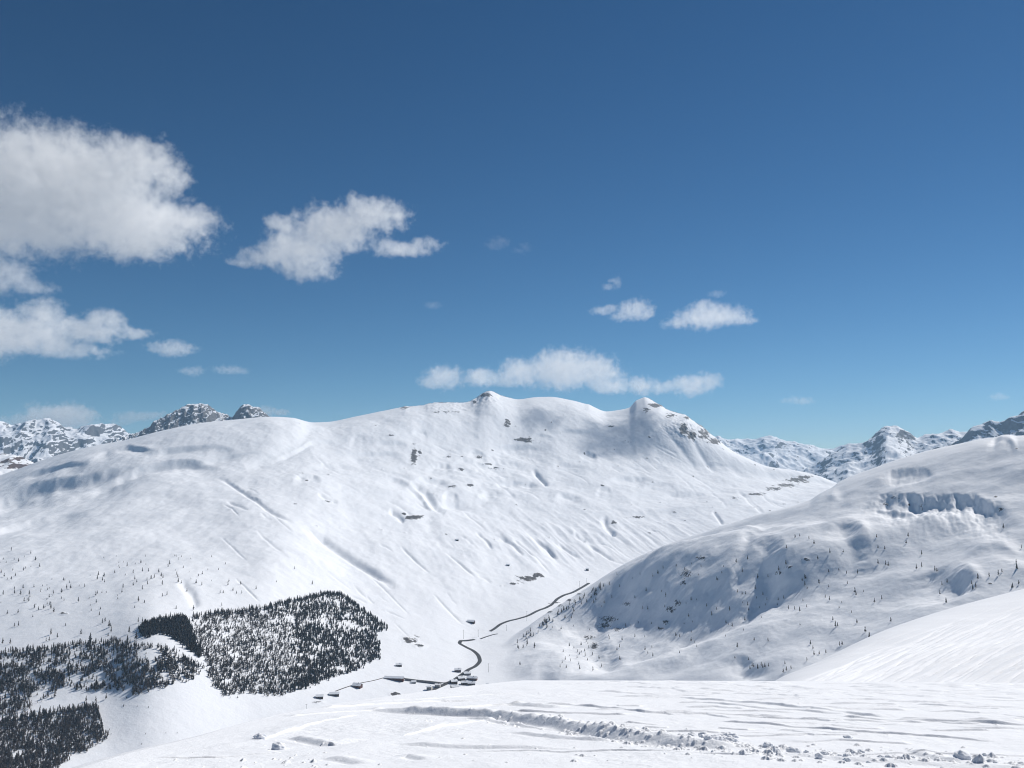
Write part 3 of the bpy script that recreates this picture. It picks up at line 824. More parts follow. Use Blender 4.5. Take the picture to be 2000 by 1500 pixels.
far_range('mountains', [(1200, 900), (1380, 862), (1420, 858), (1450, 861), (1478, 863), (1500, 862), (1522, 868), (1545, 870), (1562, 874), (1584, 879), (1600, 877), (1625, 881), (1650, 880), (1690, 884), (1720, 880), (1800, 870), (1900, 880), (2100, 870), (2500, 860)],
          14500, 3200, 90, 130, M_FAR, 620, -0.12)
far_range('mountains', [(1480, 960), (1560, 925), (1600, 905), (1640, 886), (1658, 880), (1680, 880), (1700, 872), (1712, 863), (1722, 853), (1735, 847), (1750, 848), (1762, 854), (1775, 861), (1792, 869), (1812, 862), (1840, 857), (1862, 850), (1876, 855),
                        (1900, 862), (2000, 880), (2300, 890)], 10500, 2600, 85, 95, M_FAR, 520, -0.14, 0.8)
far_range('mountains', [(1800, 900), (1880, 862), (1902, 850), (1920, 848), (1938, 841), (1950, 842), (1962, 840), (1975, 832), (1985, 830), (2000, 824), (2030, 812), (2080, 806), (2150, 830), (2500, 850)], 9000, 1900, 90, 90, M_FAR, 420, -0.05, 0.7)

# low ground under everything, out to the horizon
gm = MB()
ring = [(-12700, -550), (12700, -550), (12700, 16100), (-12700, 16100)]
gm.add([(x, y, -640) for x, y in ring], [(0, 1, 2, 3)])
go = gm.build('ground', plain_mat('valley_snow', (0.8, 0.82, 0.86), (0.84, 0.86, 0.9), 0.002))
go['kind'] = 'structure'

# ------------------------------------------------------------------ placing things on the ground
def ground_at(u, v, sheets=None):
    best = None
    for S in (sheets or (G, P, H, A)):
        h = S.hit(u, v)
        if h and (best is None or h[1] < best[1]):
            best = (h[0], h[1], S)
    return best


def normal_tilt(S, p):
    e = 4.0
    return ((S.height(p.x + e, p.y) - S.height(p.x - e, p.y)) / (2 * e), (S.height(p.x, p.y + e) - S.height(p.x, p.y - e)) / (2 * e))


# ------------------------------------------------------------------ trees
def spruce_parts(h, seed):
    r = random.Random(seed)
    tk, cr = MB(), MB()
    tk.frustum(0, 0, -0.6, h * 0.92, h * 0.022, h * 0.006, 5)
    tiers = 7
    for k in range(tiers):
        f = k / tiers
        z1 = h * (0.10 + 0.90 * f); R = h * 0.20 * (1 - f) ** 0.85 + h * 0.025
        top = z1 + h * (0.20 - 0.07 * f)
        n = 9; off = r.random() * 6
        rim = []
        for i in range(n):
            a = off + 2 * math.pi * i / n
            q = R * (r.uniform(0.8, 1.15) if i % 2 == 0 else r.uniform(0.38, 0.62))
            rim.append((q * math.cos(a), q * math.sin(a), z1 + r.uniform(-0.02, 0.03) * h - (0.03 * h if i % 2 == 0 else 0)))
        cr.add([(r.uniform(-.01, .01) * h, r.uniform(-.01, .01) * h, min(top, h))] + rim, [(0, 1 + i, 1 + (i + 1) % n) for i in range(n)])
    return tk, cr


def larch_parts(h, seed):
    r = random.Random(seed)
    tk, cr = MB(), MB()
    tk.frustum(0, 0, -0.6, h, h * 0.020, h * 0.004, 5)
    for k in range(58):
        f = r.random() ** 0.8
        z = h * (0.14 + 0.83 * f)
        L = h * (0.19 * (1 - f) ** 0.8 + 0.025) * r.uniform(0.65, 1.15)
        a = r.uniform(0, 2 * math.pi); wd = h * 0.038 * r.uniform(0.7, 1.4)
        c, s = math.cos(a), math.sin(a)
        dz = L * r.uniform(-0.28, 0.35)
        cr.add([(-s * wd, c * wd, z), (s * wd, -c * wd, z), (L * c, L * s, z + dz), (0, 0, z + 2.2 * wd)], [(0, 1, 2), (1, 3, 2), (3, 0, 2)])
        for q in (0.45, 0.75):
            b2 = a + r.choice((-1, 1)) * r.uniform(0.5, 0.9); l2 = L * 0.4
            x, y, zz = q * L * c, q * L * s, z + q * dz
            cr.add([(x, y, zz - wd * .6), (x, y, zz + wd * .8), (x + l2 * math.cos(b2), y + l2 * math.sin(b2), zz + r.uniform(-.1, .25) * l2)], [(0, 1, 2)])
    return tk, cr


class Kind:
    def __init__(self, fn, crown_mat, n, h=10.0):
        self.h = h; self.v = []
        for k in range(n):
            tk, cr = fn(h, 100 + k)
            t = tk.build('trunk', M_TRUNK); c = cr.build('crown', crown_mat)
            C.objects.unlink(t); C.objects.unlink(c)
            self.v.append((t, c, tk.arrays(), cr.arrays()))


SPRUCE = Kind(spruce_parts, M_SPRUCE, 4)
LARCH = Kind(larch_parts, M_LARCH, 5)


def put_tree(name, K, pos, h, rz, rnd):
    t, c, _, _ = K.v[rnd.randrange(len(K.v))]
    root = empty(name, pos, rz)
    s = h / K.h
    root.scale = (s * rnd.uniform(0.85, 1.2), s * rnd.uniform(0.85, 1.2), s)
    for part in (t, c):
        o = part.copy(); C.objects.link(o); o.parent = root
    return root


def wood(name, K, items, mats, label, rnd):
    """a mass of trees nobody could count, as one mesh"""
    V, Fc, Cn, Mi = [], [], [], []
    k = 0
    for pos, h, wid in items:
        _, _, ta, ca = K.v[rnd.randrange(len(K.v))]
        s = h / K.h; a = rnd.uniform(0, 6.283); ca_, sa_ = math.cos(a), math.sin(a)
        for mi, (v, f, c) in ((0, ta), (1, ca)):
            q = np.empty_like(v)
            q[:, 0] = (v[:, 0] * ca_ - v[:, 1] * sa_) * s * wid + pos.x
            q[:, 1] = (v[:, 0] * sa_ + v[:, 1] * ca_) * s * wid + pos.y
            q[:, 2] = v[:, 2] * s + pos.z
            V.append(q); Fc.append(f + k); Cn.append(c); Mi.append(np.full(len(c), mi)); k += len(v)
    o = link_mesh(name, np.concatenate(V), np.concatenate(Fc), np.concatenate(Cn), mats, None, False, mat_idx=np.concatenate(Mi))
    tag(o, label, 'wood', None, 'stuff')
    return o


W_RIGHT = [(375, 1206), (430, 1197), (520, 1187), (560, 1176), (600, 1167), (640, 1160), (660, 1160), (680, 1170), (700, 1186), (735, 1211), (757, 1226), (735, 1241), (746, 1272), (742, 1286), (690, 1311), (640, 1326), (590, 1346), (540, 1359), (440, 1361), (412, 1334), (405, 1300), (390, 1262), (380, 1230)]
W_DARK = [(272, 1224), (290, 1215), (320, 1210), (362, 1205), (380, 1245), (396, 1278), (390, 1284), (372, 1270), (350, 1252), (322, 1237), (285, 1243), (274, 1238)]
W_LEFT = [(-60, 1282), (0, 1278), (50, 1272), (110, 1266), (135, 1262), (180, 1256), (250, 1250), (272, 1262), (300, 1258), (340, 1270), (398, 1302), (380, 1326), (340, 1338), (290, 1352), (250, 1360), (228, 1346), (190, 1352), (150, 1347), (128, 1338), (80, 1372), (40, 1392), (0, 1404), (-60, 1420)]
W_LOW = [(-60, 1416), (0, 1409), (60, 1400), (120, 1388), (187, 1381), (200, 1420), (212, 1440), (180, 1461), (130, 1486), (96, 1512), (-60, 1540)]
HOLES = [([(505, 1190), (525, 1192), (528, 1204), (508, 1204)], .03), ([(545, 1200), (575, 1205), (580, 1216), (560, 1214)], .12), ([(655, 1215), (690, 1212), (705, 1226), (680, 1232), (650, 1222)], .10), ([(625, 1200), (640, 1198), (640, 1225), (624, 1222)], .2),
         ([(135, 1268), (160, 1268), (150, 1300), (130, 1305)], .12), ([(265, 1272), (312, 1264), (320, 1285), (275, 1292)], .15), ([(60, 1352), (95, 1345), (88, 1380), (58, 1385)], .08), ([(420, 1205), (470, 1205), (480, 1225), (430, 1230)], .5), ([(120, 1312), (200, 1322), (230, 1338), (140, 1338)], .18)]


def scatter(poly, n, rnd):
    us = [p[0] for p in poly]; vs = [p[1] for p in poly]
    out = []
    while len(out) < n:
        u = rnd.uniform(min(us), max(us)); v = rnd.uniform(min(vs), max(vs))
        if not in_poly(u, v, poly):
            continue
        if any(in_poly(u, v, hp) and rnd.random() > keep for hp, keep in HOLES):
            continue
        out.append((u, v))
    return out


rt = random.Random(31)
sp_items, la_items, dk_items, lo_items = [], [], [], []
singles = []                                                    # (u, v, kind, height, group, label)


def grove(poly, n, dark_share, hr_, dst_l, dst_s, clump=None):
    for u, v in scatter(poly, n, rt):
        g = ground_at(u + rt.gauss(0, 2.6), v + rt.gauss(0, 2.2), (A,))
        if not g:
            continue
        ds = dark_share(u, v) if callable(dark_share) else dark_share
        cl = float(perlin(np.array(u / 26.0), np.array(v / 13.0)))
        if clump and cl < clump - 0.35 * rt.random():
            continue
        h = hr_[0] + (hr_[1] * 1.15 - hr_[0]) * rt.random() ** 1.5
        if poly is W_RIGHT and u < 575 and v > 1208:
            if rt.random() < 0.12:
                continue
            h *= 0.78
        dark = rt.random() < ds + 0.45 * cl * (0.15 < ds < 0.85)
        p = g[0] - Vector((0, 0, 0.3))
        (dst_s if dark else dst_l).append((p, h, rt.uniform(0.8, 1.55)))


def right_dark(u, v):
    q = 0.10
    if u > 585 + 25 * math.sin(v / 17): q = 0.82
    if v < 1205 and u > 530: q = 0.85
    if v < 1195 and u > 480: q = max(q, 0.5)
    if 520 < u < 600 and v > 1300: q = max(q, 0.45)
    if u > 700: q = 0.93
    return q


grove(W_RIGHT, 10500, right_dark, (4.5, 10), la_items, sp_items, -0.26)
grove(W_DARK, 1150, 1.0, (6, 12), la_items, dk_items)
grove(W_LEFT, 4600, 0.22, (4, 10), la_items, sp_items, -0.08)
grove(W_LOW, 4200, 0.16, (4, 9), lo_items, lo_items, -0.3)
# rows of trees that close the upper edges of the woods
for edge_, ds, n in ((W_RIGHT[:11], 0.8, 260), (W_LEFT[1:7], 0.3, 70), (W_LOW[1:6], 0.25, 90)):
    for k in range(n):
        i = rt.randrange(len(edge_) - 1); f = rt.random()
        u = edge_[i][0] * (1 - f) + edge_[i + 1][0] * f; v = edge_[i][1] * (1 - f) + edge_[i + 1][1] * f + rt.uniform(-1, 4)
        g = ground_at(u, v, (A,))
        if g:
            (sp_items if rt.random() < (ds if u > 480 else .2) else la_items).append((g[0] - Vector((0, 0, .3)), rt.uniform(8, 13), 1.0))
wood('spruce_wood', SPRUCE, sp_items, [M_TRUNK, M_SPRUCE], 'dark green conifers of the mixed woods on the lower left slope', rt)
wood('spruce_plantation', SPRUCE, dk_items, [M_TRUNK, M_SPRUCE], 'nearly black hooked block of dense conifers at the edge of the woods', rt)
wood('larch_wood', LARCH, la_items, [M_TRUNK, M_LARCH], 'bare brown larches of the mixed woods on the lower left slope', rt)
wood('larch_plantation', LARCH, lo_items, [M_TRUNK, M_LARCH], 'grey block of bare larches with a straight edge in the lower left corner', rt)

# single trees: open slope above the woods
G_SLOPE = 'single trees on the open slope above the woods'
G_HILL = 'single trees on the hill across the valley'
LBL = {
    'far': 'tiny bare tree among those sprinkled highest on the open slope above the woods',
    'left': 'small bare tree scattered on the open snow slope above the left wood',
    'mid': 'small bare tree scattered on the open snow above the hooked dark plantation',
    'low': 'bare tree just above the upper edge of the left wood',
    'dark': 'squat dark evergreen bush dotted among the bare trees of the open slope',
    'spur': 'bare larch in the crowd on the right hill tip above the road',
    'knot': 'tree in the loose cluster at the foot of the right hill spur',
    'face': 'thin bare larch scattered on the shaded face of the right hill',
    'crown': 'thin bare larch scattered on the bright upper benches of the right hill',
    'lip': 'bare larch standing right behind the lip of the near ski slope',
    'row': 'tree in the short row by the shaded hollow behind the snowfield',
    'field': 'small dark bush on the clean snow between the woods and the snowfield',
}
pix_left = [(22, 1074), (36, 1096), (12, 1097), (25, 1113), (46, 1113), (30, 1124), (60, 1080), (69, 1093), (70, 1091), (77, 1106), (50, 1108), (14, 1130), (28, 1148), (22, 1130), (45, 1148), (57, 1160), (66, 1145), (40, 1160), (80, 1150), (93, 1150), (83, 1143),
            (130, 1149), (138, 1148), (120, 1156), (104, 1158), (124, 1132), (136, 1136), (153, 1174), (165, 1145), (190, 1158), (187, 1162), (199, 1156), (230, 1168), (188, 1176), (178, 1191), (196, 1188), (194, 1200), (205, 1212), (200, 1216), (216, 1222), (64, 1203), (67, 1186),
            (35, 1196), (28, 1158), (6, 1160), (2, 1118), (8, 1125), (128, 1220), (36, 1221), (28, 1222), (53, 1170), (47, 1174), (56, 1173), (92, 1178), (97, 1180), (85, 1187), (75, 1190), (120, 1167), (96, 1166), (88, 1184), (99, 1187), (105, 1194), (14, 1198)]
pix_mid = [(192, 1122), (190, 1130), (203, 1125), (204, 1136), (200, 1133), (224, 1118), (232, 1104), (248, 1105), (264, 1100), (260, 1118), (278, 1115), (285, 1101), (275, 1098), (290, 1115), (331, 1101), (328, 1106), (345, 1121), (347, 1126), (358, 1107), (310, 1117), (315, 1125), (318, 1128),
           (263, 1131), (267, 1136), (260, 1142), (287, 1132), (295, 1130), (288, 1140), (301, 1128), (240, 1147), (238, 1156), (278, 1150), (317, 1141), (348, 1136), (354, 1138), (383, 1138), (394, 1142), (365, 1154), (317, 1164), (326, 1161), (263, 1185), (270, 1173), (282, 1175), (378, 1190),
           (395, 1120), (440, 1100), (436, 1156), (455, 1152), (462, 1158), (430, 1157), (472, 1158), (433, 1182), (445, 1142), (447, 1135), (470, 1140), (500, 1150), (540, 1135), (575, 1110), (610, 1140)]
for u, v in pix_left + pix_mid:
    dark = rt.random() < 0.3
    low = v > 1196
    lab = 'dark' if dark else ('far' if v < 1112 else 'left' if u < 215 and not low else 'mid' if not low else 'low')
    singles.append((u, v + 2, SPRUCE if dark else LARCH, rt.uniform(5, 7) if dark else rt.uniform(8, 12), G_SLOPE, LBL[lab], 'evergreen_bush' if dark else 'bare_tree'))
for k in range(60):
    u = rt.uniform(-80, 430); v = rt.uniform(1085, 1185)
    if abs(u - 130) < 60 and v < 1120 or u > 250 and v > 1150:
        continue
    singles.append((u, v, LARCH, rt.uniform(4, 7), G_SLOPE, LBL['left' if u < 215 else 'mid'] if v >= 1112 else LBL['far'], 'bare_tree'))
for u, v, h in [(99, 1240, 14), (96, 1252, 9), (112, 1246, 10), (90, 1253, 8), (158, 1240, 12), (176, 1253, 17), (213, 1226, 15), (217, 1235, 13), (252, 1237, 14), (5, 1258, 13), (20, 1258, 11), (266, 1250, 16), (262, 1262, 12), (270, 1270, 13), (270, 1216, 11), (278, 1215, 10), (207, 1366, 11), (187, 1370, 10), (168, 1370, 10), (78, 1388, 9), (24, 1398, 10), (57, 1385, 9), (60, 1392, 9), (84, 1393, 9)]:
    singles.append((u, v, LARCH, h, G_SLOPE, LBL['low'] if v < 1300 else 'bare tree on the snow strip between left wood and corner plantation', 'bare_tree'))
for u, v, h, lab in [(344, 1189, 8, 'lone dark pointed evergreen on open snow above the plantation'), (211, 1242, 7, 'squat dark evergreen just left of the plantation tip'), (53, 1272, 13, 'dark pointed evergreen rising above the left wood'), (26, 1408, 12, 'dark pointed evergreen on the upper edge of the corner plantation')]:
    singles.append((u, v, SPRUCE, h, G_SLOPE, lab, 'evergreen_tree'))
for u, v in [(214, 1426), (217, 1434), (284, 1434), (324, 1432), (346, 1432), (276, 1454), (242, 1378), (268, 1380), (290, 1382), (247, 1364), (222, 1351), (241, 1380)]:
    singles.append((u, v, SPRUCE, rt.uniform(2.5, 4), 'bushes on the clean snow below the woods', LBL['field'], 'evergreen_bush'))

# the hill across the valley
spur = []
for k in range(76):
    f = rt.random(); d_ = abs(rt.gauss(0, 1))
    u = 1008 + 175 * f; v = np.interp(u, [985, 1020, 1060, 1100, 1150, 1200], [1266, 1240, 1210, 1185, 1152, 1120]) + 5 + d_ * (20 - 10 * f)
    spur.append((u, float(v)))
for u, v in spur:
    singles.append((u, v, LARCH if rt.random() < .8 else SPRUCE, rt.uniform(8, 13), G_HILL, LBL['spur'], 'larch_tree'))
for u, v in [(1098, 1292), (1104, 1285), (1114, 1288), (1127, 1282), (1128, 1270), (1142, 1268), (1143, 1278), (1100, 1270), (1112, 1258), (1121, 1262), (1135, 1256), (1145, 1250), (1094, 1300), (1106, 1300), (1157, 1276), (1150, 1262)]:
    singles.append((u, v + 4, SPRUCE if rt.random() < .5 else LARCH, rt.uniform(7, 10), G_HILL, LBL['knot'], 'hillside_tree'))
for u, v in [(1260, 1268), (1215, 1248), (1210, 1262), (1205, 1268), (1170, 1285), (1175, 1300), (1210, 1286), (1158, 1308), (1132, 1305), (1275, 1280), (1240, 1242), (1222, 1222), (1190, 1246), (1440, 1155), (1425, 1190), (1475, 1148), (1480, 1128), (1450, 1115), (1438, 1096), (1460, 1180), (1498, 1170), (1490, 1160),
             (1418, 1215), (1430, 1222), (1455, 1210), (1380, 1182), (1265, 1188), (1255, 1187), (1312, 1195), (1345, 1202), (1240, 1165), (1275, 1124), (1285, 1118), (1295, 1108), (1262, 1152), (1250, 1120), (1210, 1144), (1195, 1165), (1180, 1175), (1165, 1160), (1190, 1140), (1205, 1120), (1500, 1125), (1521, 1112), (1572, 1128),
             (1590, 1060), (1621, 1078), (1647, 1076), (1712, 1047), (1774, 1046), (1715, 1068), (1728, 1070), (1535, 1100), (1553, 1048), (1580, 1050), (1562, 1045), (1675, 1118), (1600, 1138), (1572, 1142), (1597, 1090), (1520, 1170), (1540, 1187), (1552, 1188), (1562, 1192), (1670, 1155), (1672, 1160), (1722, 1168), (1708, 1174), (1740, 1212), (1632, 1222),
             (1690, 1232), (1698, 1244), (1583, 1256), (1620, 1170), (1536, 1068), (1460, 1090), (1400, 1130), (1330, 1140), (1300, 1160), (1350, 1170), (1390, 1200), (1500, 1250), (1440, 1262), (1350, 1250), (1320, 1240), (1612, 1165)]:
    singles.append((u, v + 3, LARCH, rt.uniform(7.5, 12), G_HILL, LBL['face'], 'larch_tree'))
for k in range(95):
    u = rt.uniform(1110, 1690); v = rt.uniform(1095, 1300)
    if v > np.interp(u, [1110, 1450, 1560, 1690], [1300, 1300, 1280, 1225]) or v < np.interp(u, [1110, 1200, 1300, 1690], [1200, 1140, 1085, 1060]):
        continue
    singles.append((u, v, LARCH if rt.random() < .75 else SPRUCE, rt.uniform(4.5, 8), G_HILL, LBL['face'], 'larch_tree'))
for u, v in [(1850, 1137), (1840, 1142), (1836, 1160), (1898, 1140), (1906, 1146), (1957, 1116), (1950, 1122), (1932, 1125), (1985, 1098), (1995, 1070), (1910, 1130), (1976, 1148), (1990, 1140), (1790, 1110), (1800, 1106), (1830, 1115), (1770, 1060), (1960, 1030), (1800, 1082), (1826, 1114), (1715, 1100), (1730, 1102), (1735, 1104)]:
    singles.append((u, v + 2, LARCH, rt.uniform(7, 11), G_HILL, LBL['crown'], 'larch_tree'))
for u, v in [(1576, 1291), (1590, 1280), (1600, 1278), (1613, 1276), (1640, 1262), (1645, 1260), (1588, 1268), (1536, 1311), (1530, 1314), (1545, 1307), (1533, 1298)]:
    singles.append((u, v, LARCH, rt.uniform(6, 9), G_HILL, LBL['lip'], 'larch_tree'))
for u, v, h, lab in [(1848, 1174, 9, 'dark tree with a long straight shadow at the edge of the near ski slope'), (1900, 1148, 9, 'dark tree under a small snow knoll above the near ski slope'), (1986, 1108, 11, 'tallest dark tree at the far right edge on the upper hill bench'), (1574, 1127, 8, 'dark round tree above a long shadow in the middle of the right hill'), (1978, 1144, 8, 'dark tree on the skyline of the near ski slope at far right')]:
    singles.append((u, v + 3, SPRUCE, h, G_HILL, lab, 'evergreen_tree'))
for u in (1465, 1472, 1480, 1487, 1494, 1501, 1469, 1490):
    singles.append((u, 1304 + rt.uniform(-3, 4), LARCH if rt.random() < .6 else SPRUCE, rt.uniform(7, 9), G_HILL, LBL['row'], 'hillside_tree'))

CAT = {'bare_tree': 'bare tree', 'larch_tree': 'larch', 'evergreen_bush': 'bush', 'evergreen_tree': 'evergreen tree', 'hillside_tree': 'tree'}
for u, v, K, h, grp, lab, nm in singles:
    g = ground_at(u, v, (A,) if grp != G_HILL else (H,))
    if not g:
        continue
    o = put_tree(nm, K, g[0] - Vector((0, 0, 0.2)), h, rt.uniform(0, 6.28), rt)
    tag(o, lab, CAT[nm], grp)

# ------------------------------------------------------------------ roads
def road(name, pix, width, label_mat, lift=0.45, sheets=(A,)):
    pts = [ground_at(u, v, sheets)[0] for u, v in pix]
    xy = np.array([(p.x, p.y) for p in pts])
    L = np.concatenate([[0], np.cumsum(np.hypot(*np.diff(xy, axis=0).T))])
    q = np.linspace(0, L[-1], max(8, int(L[-1] / 6)))
    x = pchip(L, xy[:, 0], q); y = pchip(L, xy[:, 1], q)
    tx, ty = np.gradient(x), np.gradient(y); n = np.hypot(tx, ty); nx, ny = -ty / n, tx / n
    vs = []
    for i in range(len(q)):
        zs = [sheets[0].height(x[i] + o * nx[i], y[i] + o * ny[i]) for o in (-width / 2, 0, width / 2)]
        z = max(zs) * 0.5 + sum(zs) / 6 + lift
        for o in (-width / 2 - 0.6, -width / 2, width / 2, width / 2 + 0.6):
            vs.append((x[i] + o * nx[i], y[i] + o * ny[i], z - (2.2 if abs(o) > width / 2 else 0)))
    f = [i * 4 + k for i in range(len(q) - 1) for j in range(3) for k in (j, j + 1, j + 5, j + 4)]
    o = link_mesh(name, vs, f, [4] * ((len(q) - 1) * 3), [label_mat])
    o['kind'] = 'structure'
    return o


road('road', [(818, 1364), (834, 1353), (850, 1345), (868, 1337), (885, 1329), (900, 1319), (915, 1308), (930, 1300), (937, 1291), (935, 1282), (924, 1271), (908, 1263), (897, 1256), (899, 1252), (912, 1251), (926, 1249)], 9.5, M_ASPHALT)
road('road', [(938, 1248), (952, 1243), (966, 1239), (972, 1238)], 5, M_ASPHALT)
road('road', [(957, 1233), (967, 1227), (978, 1219), (990, 1214), (1010, 1209), (1030, 1203), (1050, 1193), (1066, 1187), (1080, 1178), (1088, 1170), (1100, 1163), (1118, 1157), (1135, 1148), (1150, 1139)], 9, M_ASPHALT)
road('road', [(752, 1321), (780, 1324), (810, 1328), (840, 1331), (866, 1334), (885, 1329)], 7, M_ASPHALT)
road('road', [(655, 1350), (680, 1341), (700, 1335), (730, 1329), (752, 1323)], 2.4, M_WOOD, 0.25)

# ------------------------------------------------------------------ village and huts
def house(name, label, cat, u, v, wpx, depth, wall_h, rz, wmat, chimney=True, windows=3, group=None, roof_h=None, door=True):
    g = ground_at(u, v, (A,))
    p, d, S = g
    W = wpx * d / F
    c, s_ = math.cos(rz), math.sin(rz)
    zs = [S.height(p.x + a * c - b_ * s_, p.y + a * s_ + b_ * c) for a in (-W / 2, W / 2) for b_ in (-depth / 2, depth / 2)]
    base = min(zs); lo = -1.0
    z0 = (sum(zs) / 4 - base)
    root = empty(name, (p.x, p.y, base), rz)
    hh = z0 + wall_h
    rh = roof_h if roof_h is not None else 0.28 * depth
    m = MB()                                                     # ridge runs along x; gables close the two ends
    x0, x1, y0, y1 = -W / 2, W / 2, -depth / 2, depth / 2
    m.add([(x0, y0, lo), (x1, y0, lo), (x1, y1, lo), (x0, y1, lo), (x0, y0, hh), (x1, y0, hh), (x1, y1, hh), (x0, y1, hh), (x0, 0, hh + rh), (x1, 0, hh + rh)],
          [(0, 1, 5, 4), (2, 3, 7, 6), (1, 2, 6, 9, 5), (3, 0, 4, 8, 7), (4, 5, 9, 8), (6, 7, 8, 9), (3, 2, 1, 0)])
    m.build('wall', wmat, root)
    r = MB(); ov = 0.9; th = 0.75
    sl = rh / (depth / 2)
    for sg in (-1, 1):
        ye = sg * (depth / 2 + ov); ze = hh + rh - sl * (depth / 2 + ov) + 0.03; zr = hh + rh + 0.03
        q = [(x0 - ov, 0, zr), (x1 + ov, 0, zr), (x1 + ov, ye, ze), (x0 - ov, ye, ze)]
        r.add(q + [(a, b_, z + th) for a, b_, z in q], [(0, 1, 2, 3), (7, 6, 5, 4), (2, 6, 7, 3), (1, 5, 6, 2), (3, 7, 4, 0)])
    ro = r.build('roof', M_ROOFSNOW, root)
    if chimney:
        ch = MB(); ch.box(W * 0.15, W * 0.15 + 1.0, -1.9, -0.9, hh + rh * 0.4, hh + rh + 1.6)
        ch.build('chimney', M_STONE, ro)
    n = windows
    for row in range(1 if wall_h < 5 else 2):
        for k in range(n):
            xx = x0 + W * (k + 0.7) / (n + 0.4); zz = z0 + 1.3 + 2.7 * row
            if zz + 1.3 > hh:
                continue
            wn = MB(); wn.box(xx - 0.55, xx + 0.55, y0 - 0.06, y0 - 0.003, zz, zz + 1.2)
            wo = wn.build('window', M_WOODRED if wmat is M_PLASTER else M_PLASTER, root)
            gl = MB(); gl.box(xx - 0.42, xx + 0.42, y0 - 0.08, y0 - 0.062, zz + 0.12, zz + 1.08)
            gl.build('pane', M_GLASS, wo)
    if door:
        dm = MB(); dm.box(x0 + W * 0.06, x0 + W * 0.06 + 1.2, y0 - 0.08, y0 - 0.003, z0 - 0.4, z0 + 1.9)
        dm.build('door', M_WOODRED if wmat is not M_WOODRED else M_WOOD, root)
    tag(root, label, cat, group)
    return root


GV = 'houses of the hamlet by the road'
house('house', 'broad snow roofed house at the lower end of the hamlet road', 'house', 843, 1359, 17, 14, 5.5, 0.5, M_WOOD, group=GV)
house('house', 'pale plastered building standing just below the road junction', 'house', 839, 1348, 9, 10, 8.0, -0.25, M_PLASTER, windows=3, group=GV, roof_h=1.0)
house('house', 'second pale building right of the tall pale one below the road', 'house', 855, 1342, 10, 10, 5.5, -0.1, M_PLASTER, windows=3, group=GV, roof_h=1.2)
house('house', 'dark red house with a snowy roof left above the road', 'house', 894, 1312, 12, 9, 5.0, 0.15, M_WOODRED, group=GV)
house('house', 'grey house with snowy roof right beside the road at the top of the hamlet', 'house', 912, 1318, 13, 10, 4.2, 0.35, M_STONE, group=GV)
house('house', 'wide house with a big white roof in the middle of the hamlet', 'house', 900, 1328, 13, 12, 5.0, 0.5, M_WOOD, group=GV)
house('house', 'long reddish building at the right end of the hamlet', 'house', 922, 1328, 19, 10, 5.0, -0.2, M_WOODRED, windows=5, group=GV)
house('barn', 'dark barn close above the road in the hamlet', 'barn', 886, 1335, 12, 11, 5.5, 0.45, M_WOOD, windows=2, group=GV)
house('house', 'small dark house squeezed in the centre of the hamlet', 'house', 907, 1337, 12, 10, 5.0, 0.2, M_WOOD, group=GV)
house('house', 'dark house under the long reddish building of the hamlet', 'house', 921, 1338, 13, 10, 4.8, 0.0, M_WOOD, group=GV)
house('house', 'white roofed house at the lower left of the hamlet cluster', 'house', 888, 1345, 14, 11, 4.8, 0.4, M_STONE, group=GV)
house('barn', 'long dark barn along the lowest edge of the hamlet', 'barn', 897, 1352, 26, 11, 5.2, 0.22, M_WOOD, windows=4, group=GV)
house('hut', 'tiny dark hut standing alone right of the hamlet', 'hut', 952, 1339, 5, 5, 3.0, 0.0, M_WOOD, chimney=False, windows=1)
house('shed', 'long brown timber shed at the left end of the hamlet road', 'shed', 770, 1328, 36, 9, 4.6, -0.12, M_WOODRED, chimney=False, windows=6)
house('hut', 'small snow covered hut below the retaining wall', 'hut', 808, 1334, 8, 7, 3.0, 0.2, M_STONE, chimney=False, windows=1)
house('farmhouse', 'farmhouse by the snowy track between wood and hamlet', 'house', 698, 1342, 16, 13, 4.5, -0.3, M_WOODRED)
house('barn', 'long low barn with snowy roof, right of the pair below the wood', 'barn', 653, 1358, 17, 9, 3.6, 0.18, M_WOOD, chimney=False)
house('barn', 'short low barn with snowy roof, left of the pair below the wood', 'barn', 624, 1363, 13, 9, 3.6, 0.22, M_WOOD, chimney=False)
house('cabin', 'dark cabin alone on the snow above the long timber shed', 'cabin', 779, 1301, 10, 8, 3.8, 0.3, M_WOOD)
house('barn', 'lone dark barn with snowy roof on the slope above the road bend', 'barn', 920, 1216, 14, 11, 4.0, -0.3, M_WOOD, chimney=False, windows=2)
house('hut', 'tiny dark hut high on the mountain slope left of the rocky outcrop', 'hut', 992, 1104, 6, 6, 2.6, 0.0, M_WOOD, chimney=False, windows=1)
house('hut', 'tiny dark hut above the far end of the valley road', 'hut', 1147, 1114, 5, 8, 5.5, 0.0, M_WOOD, chimney=False, windows=1)
house('hut', 'tiny dark hut on the mountain slope in the middle of the picture', 'hut', 893, 1056, 5, 8, 4.0, 0.0, M_WOOD, chimney=False, windows=1)

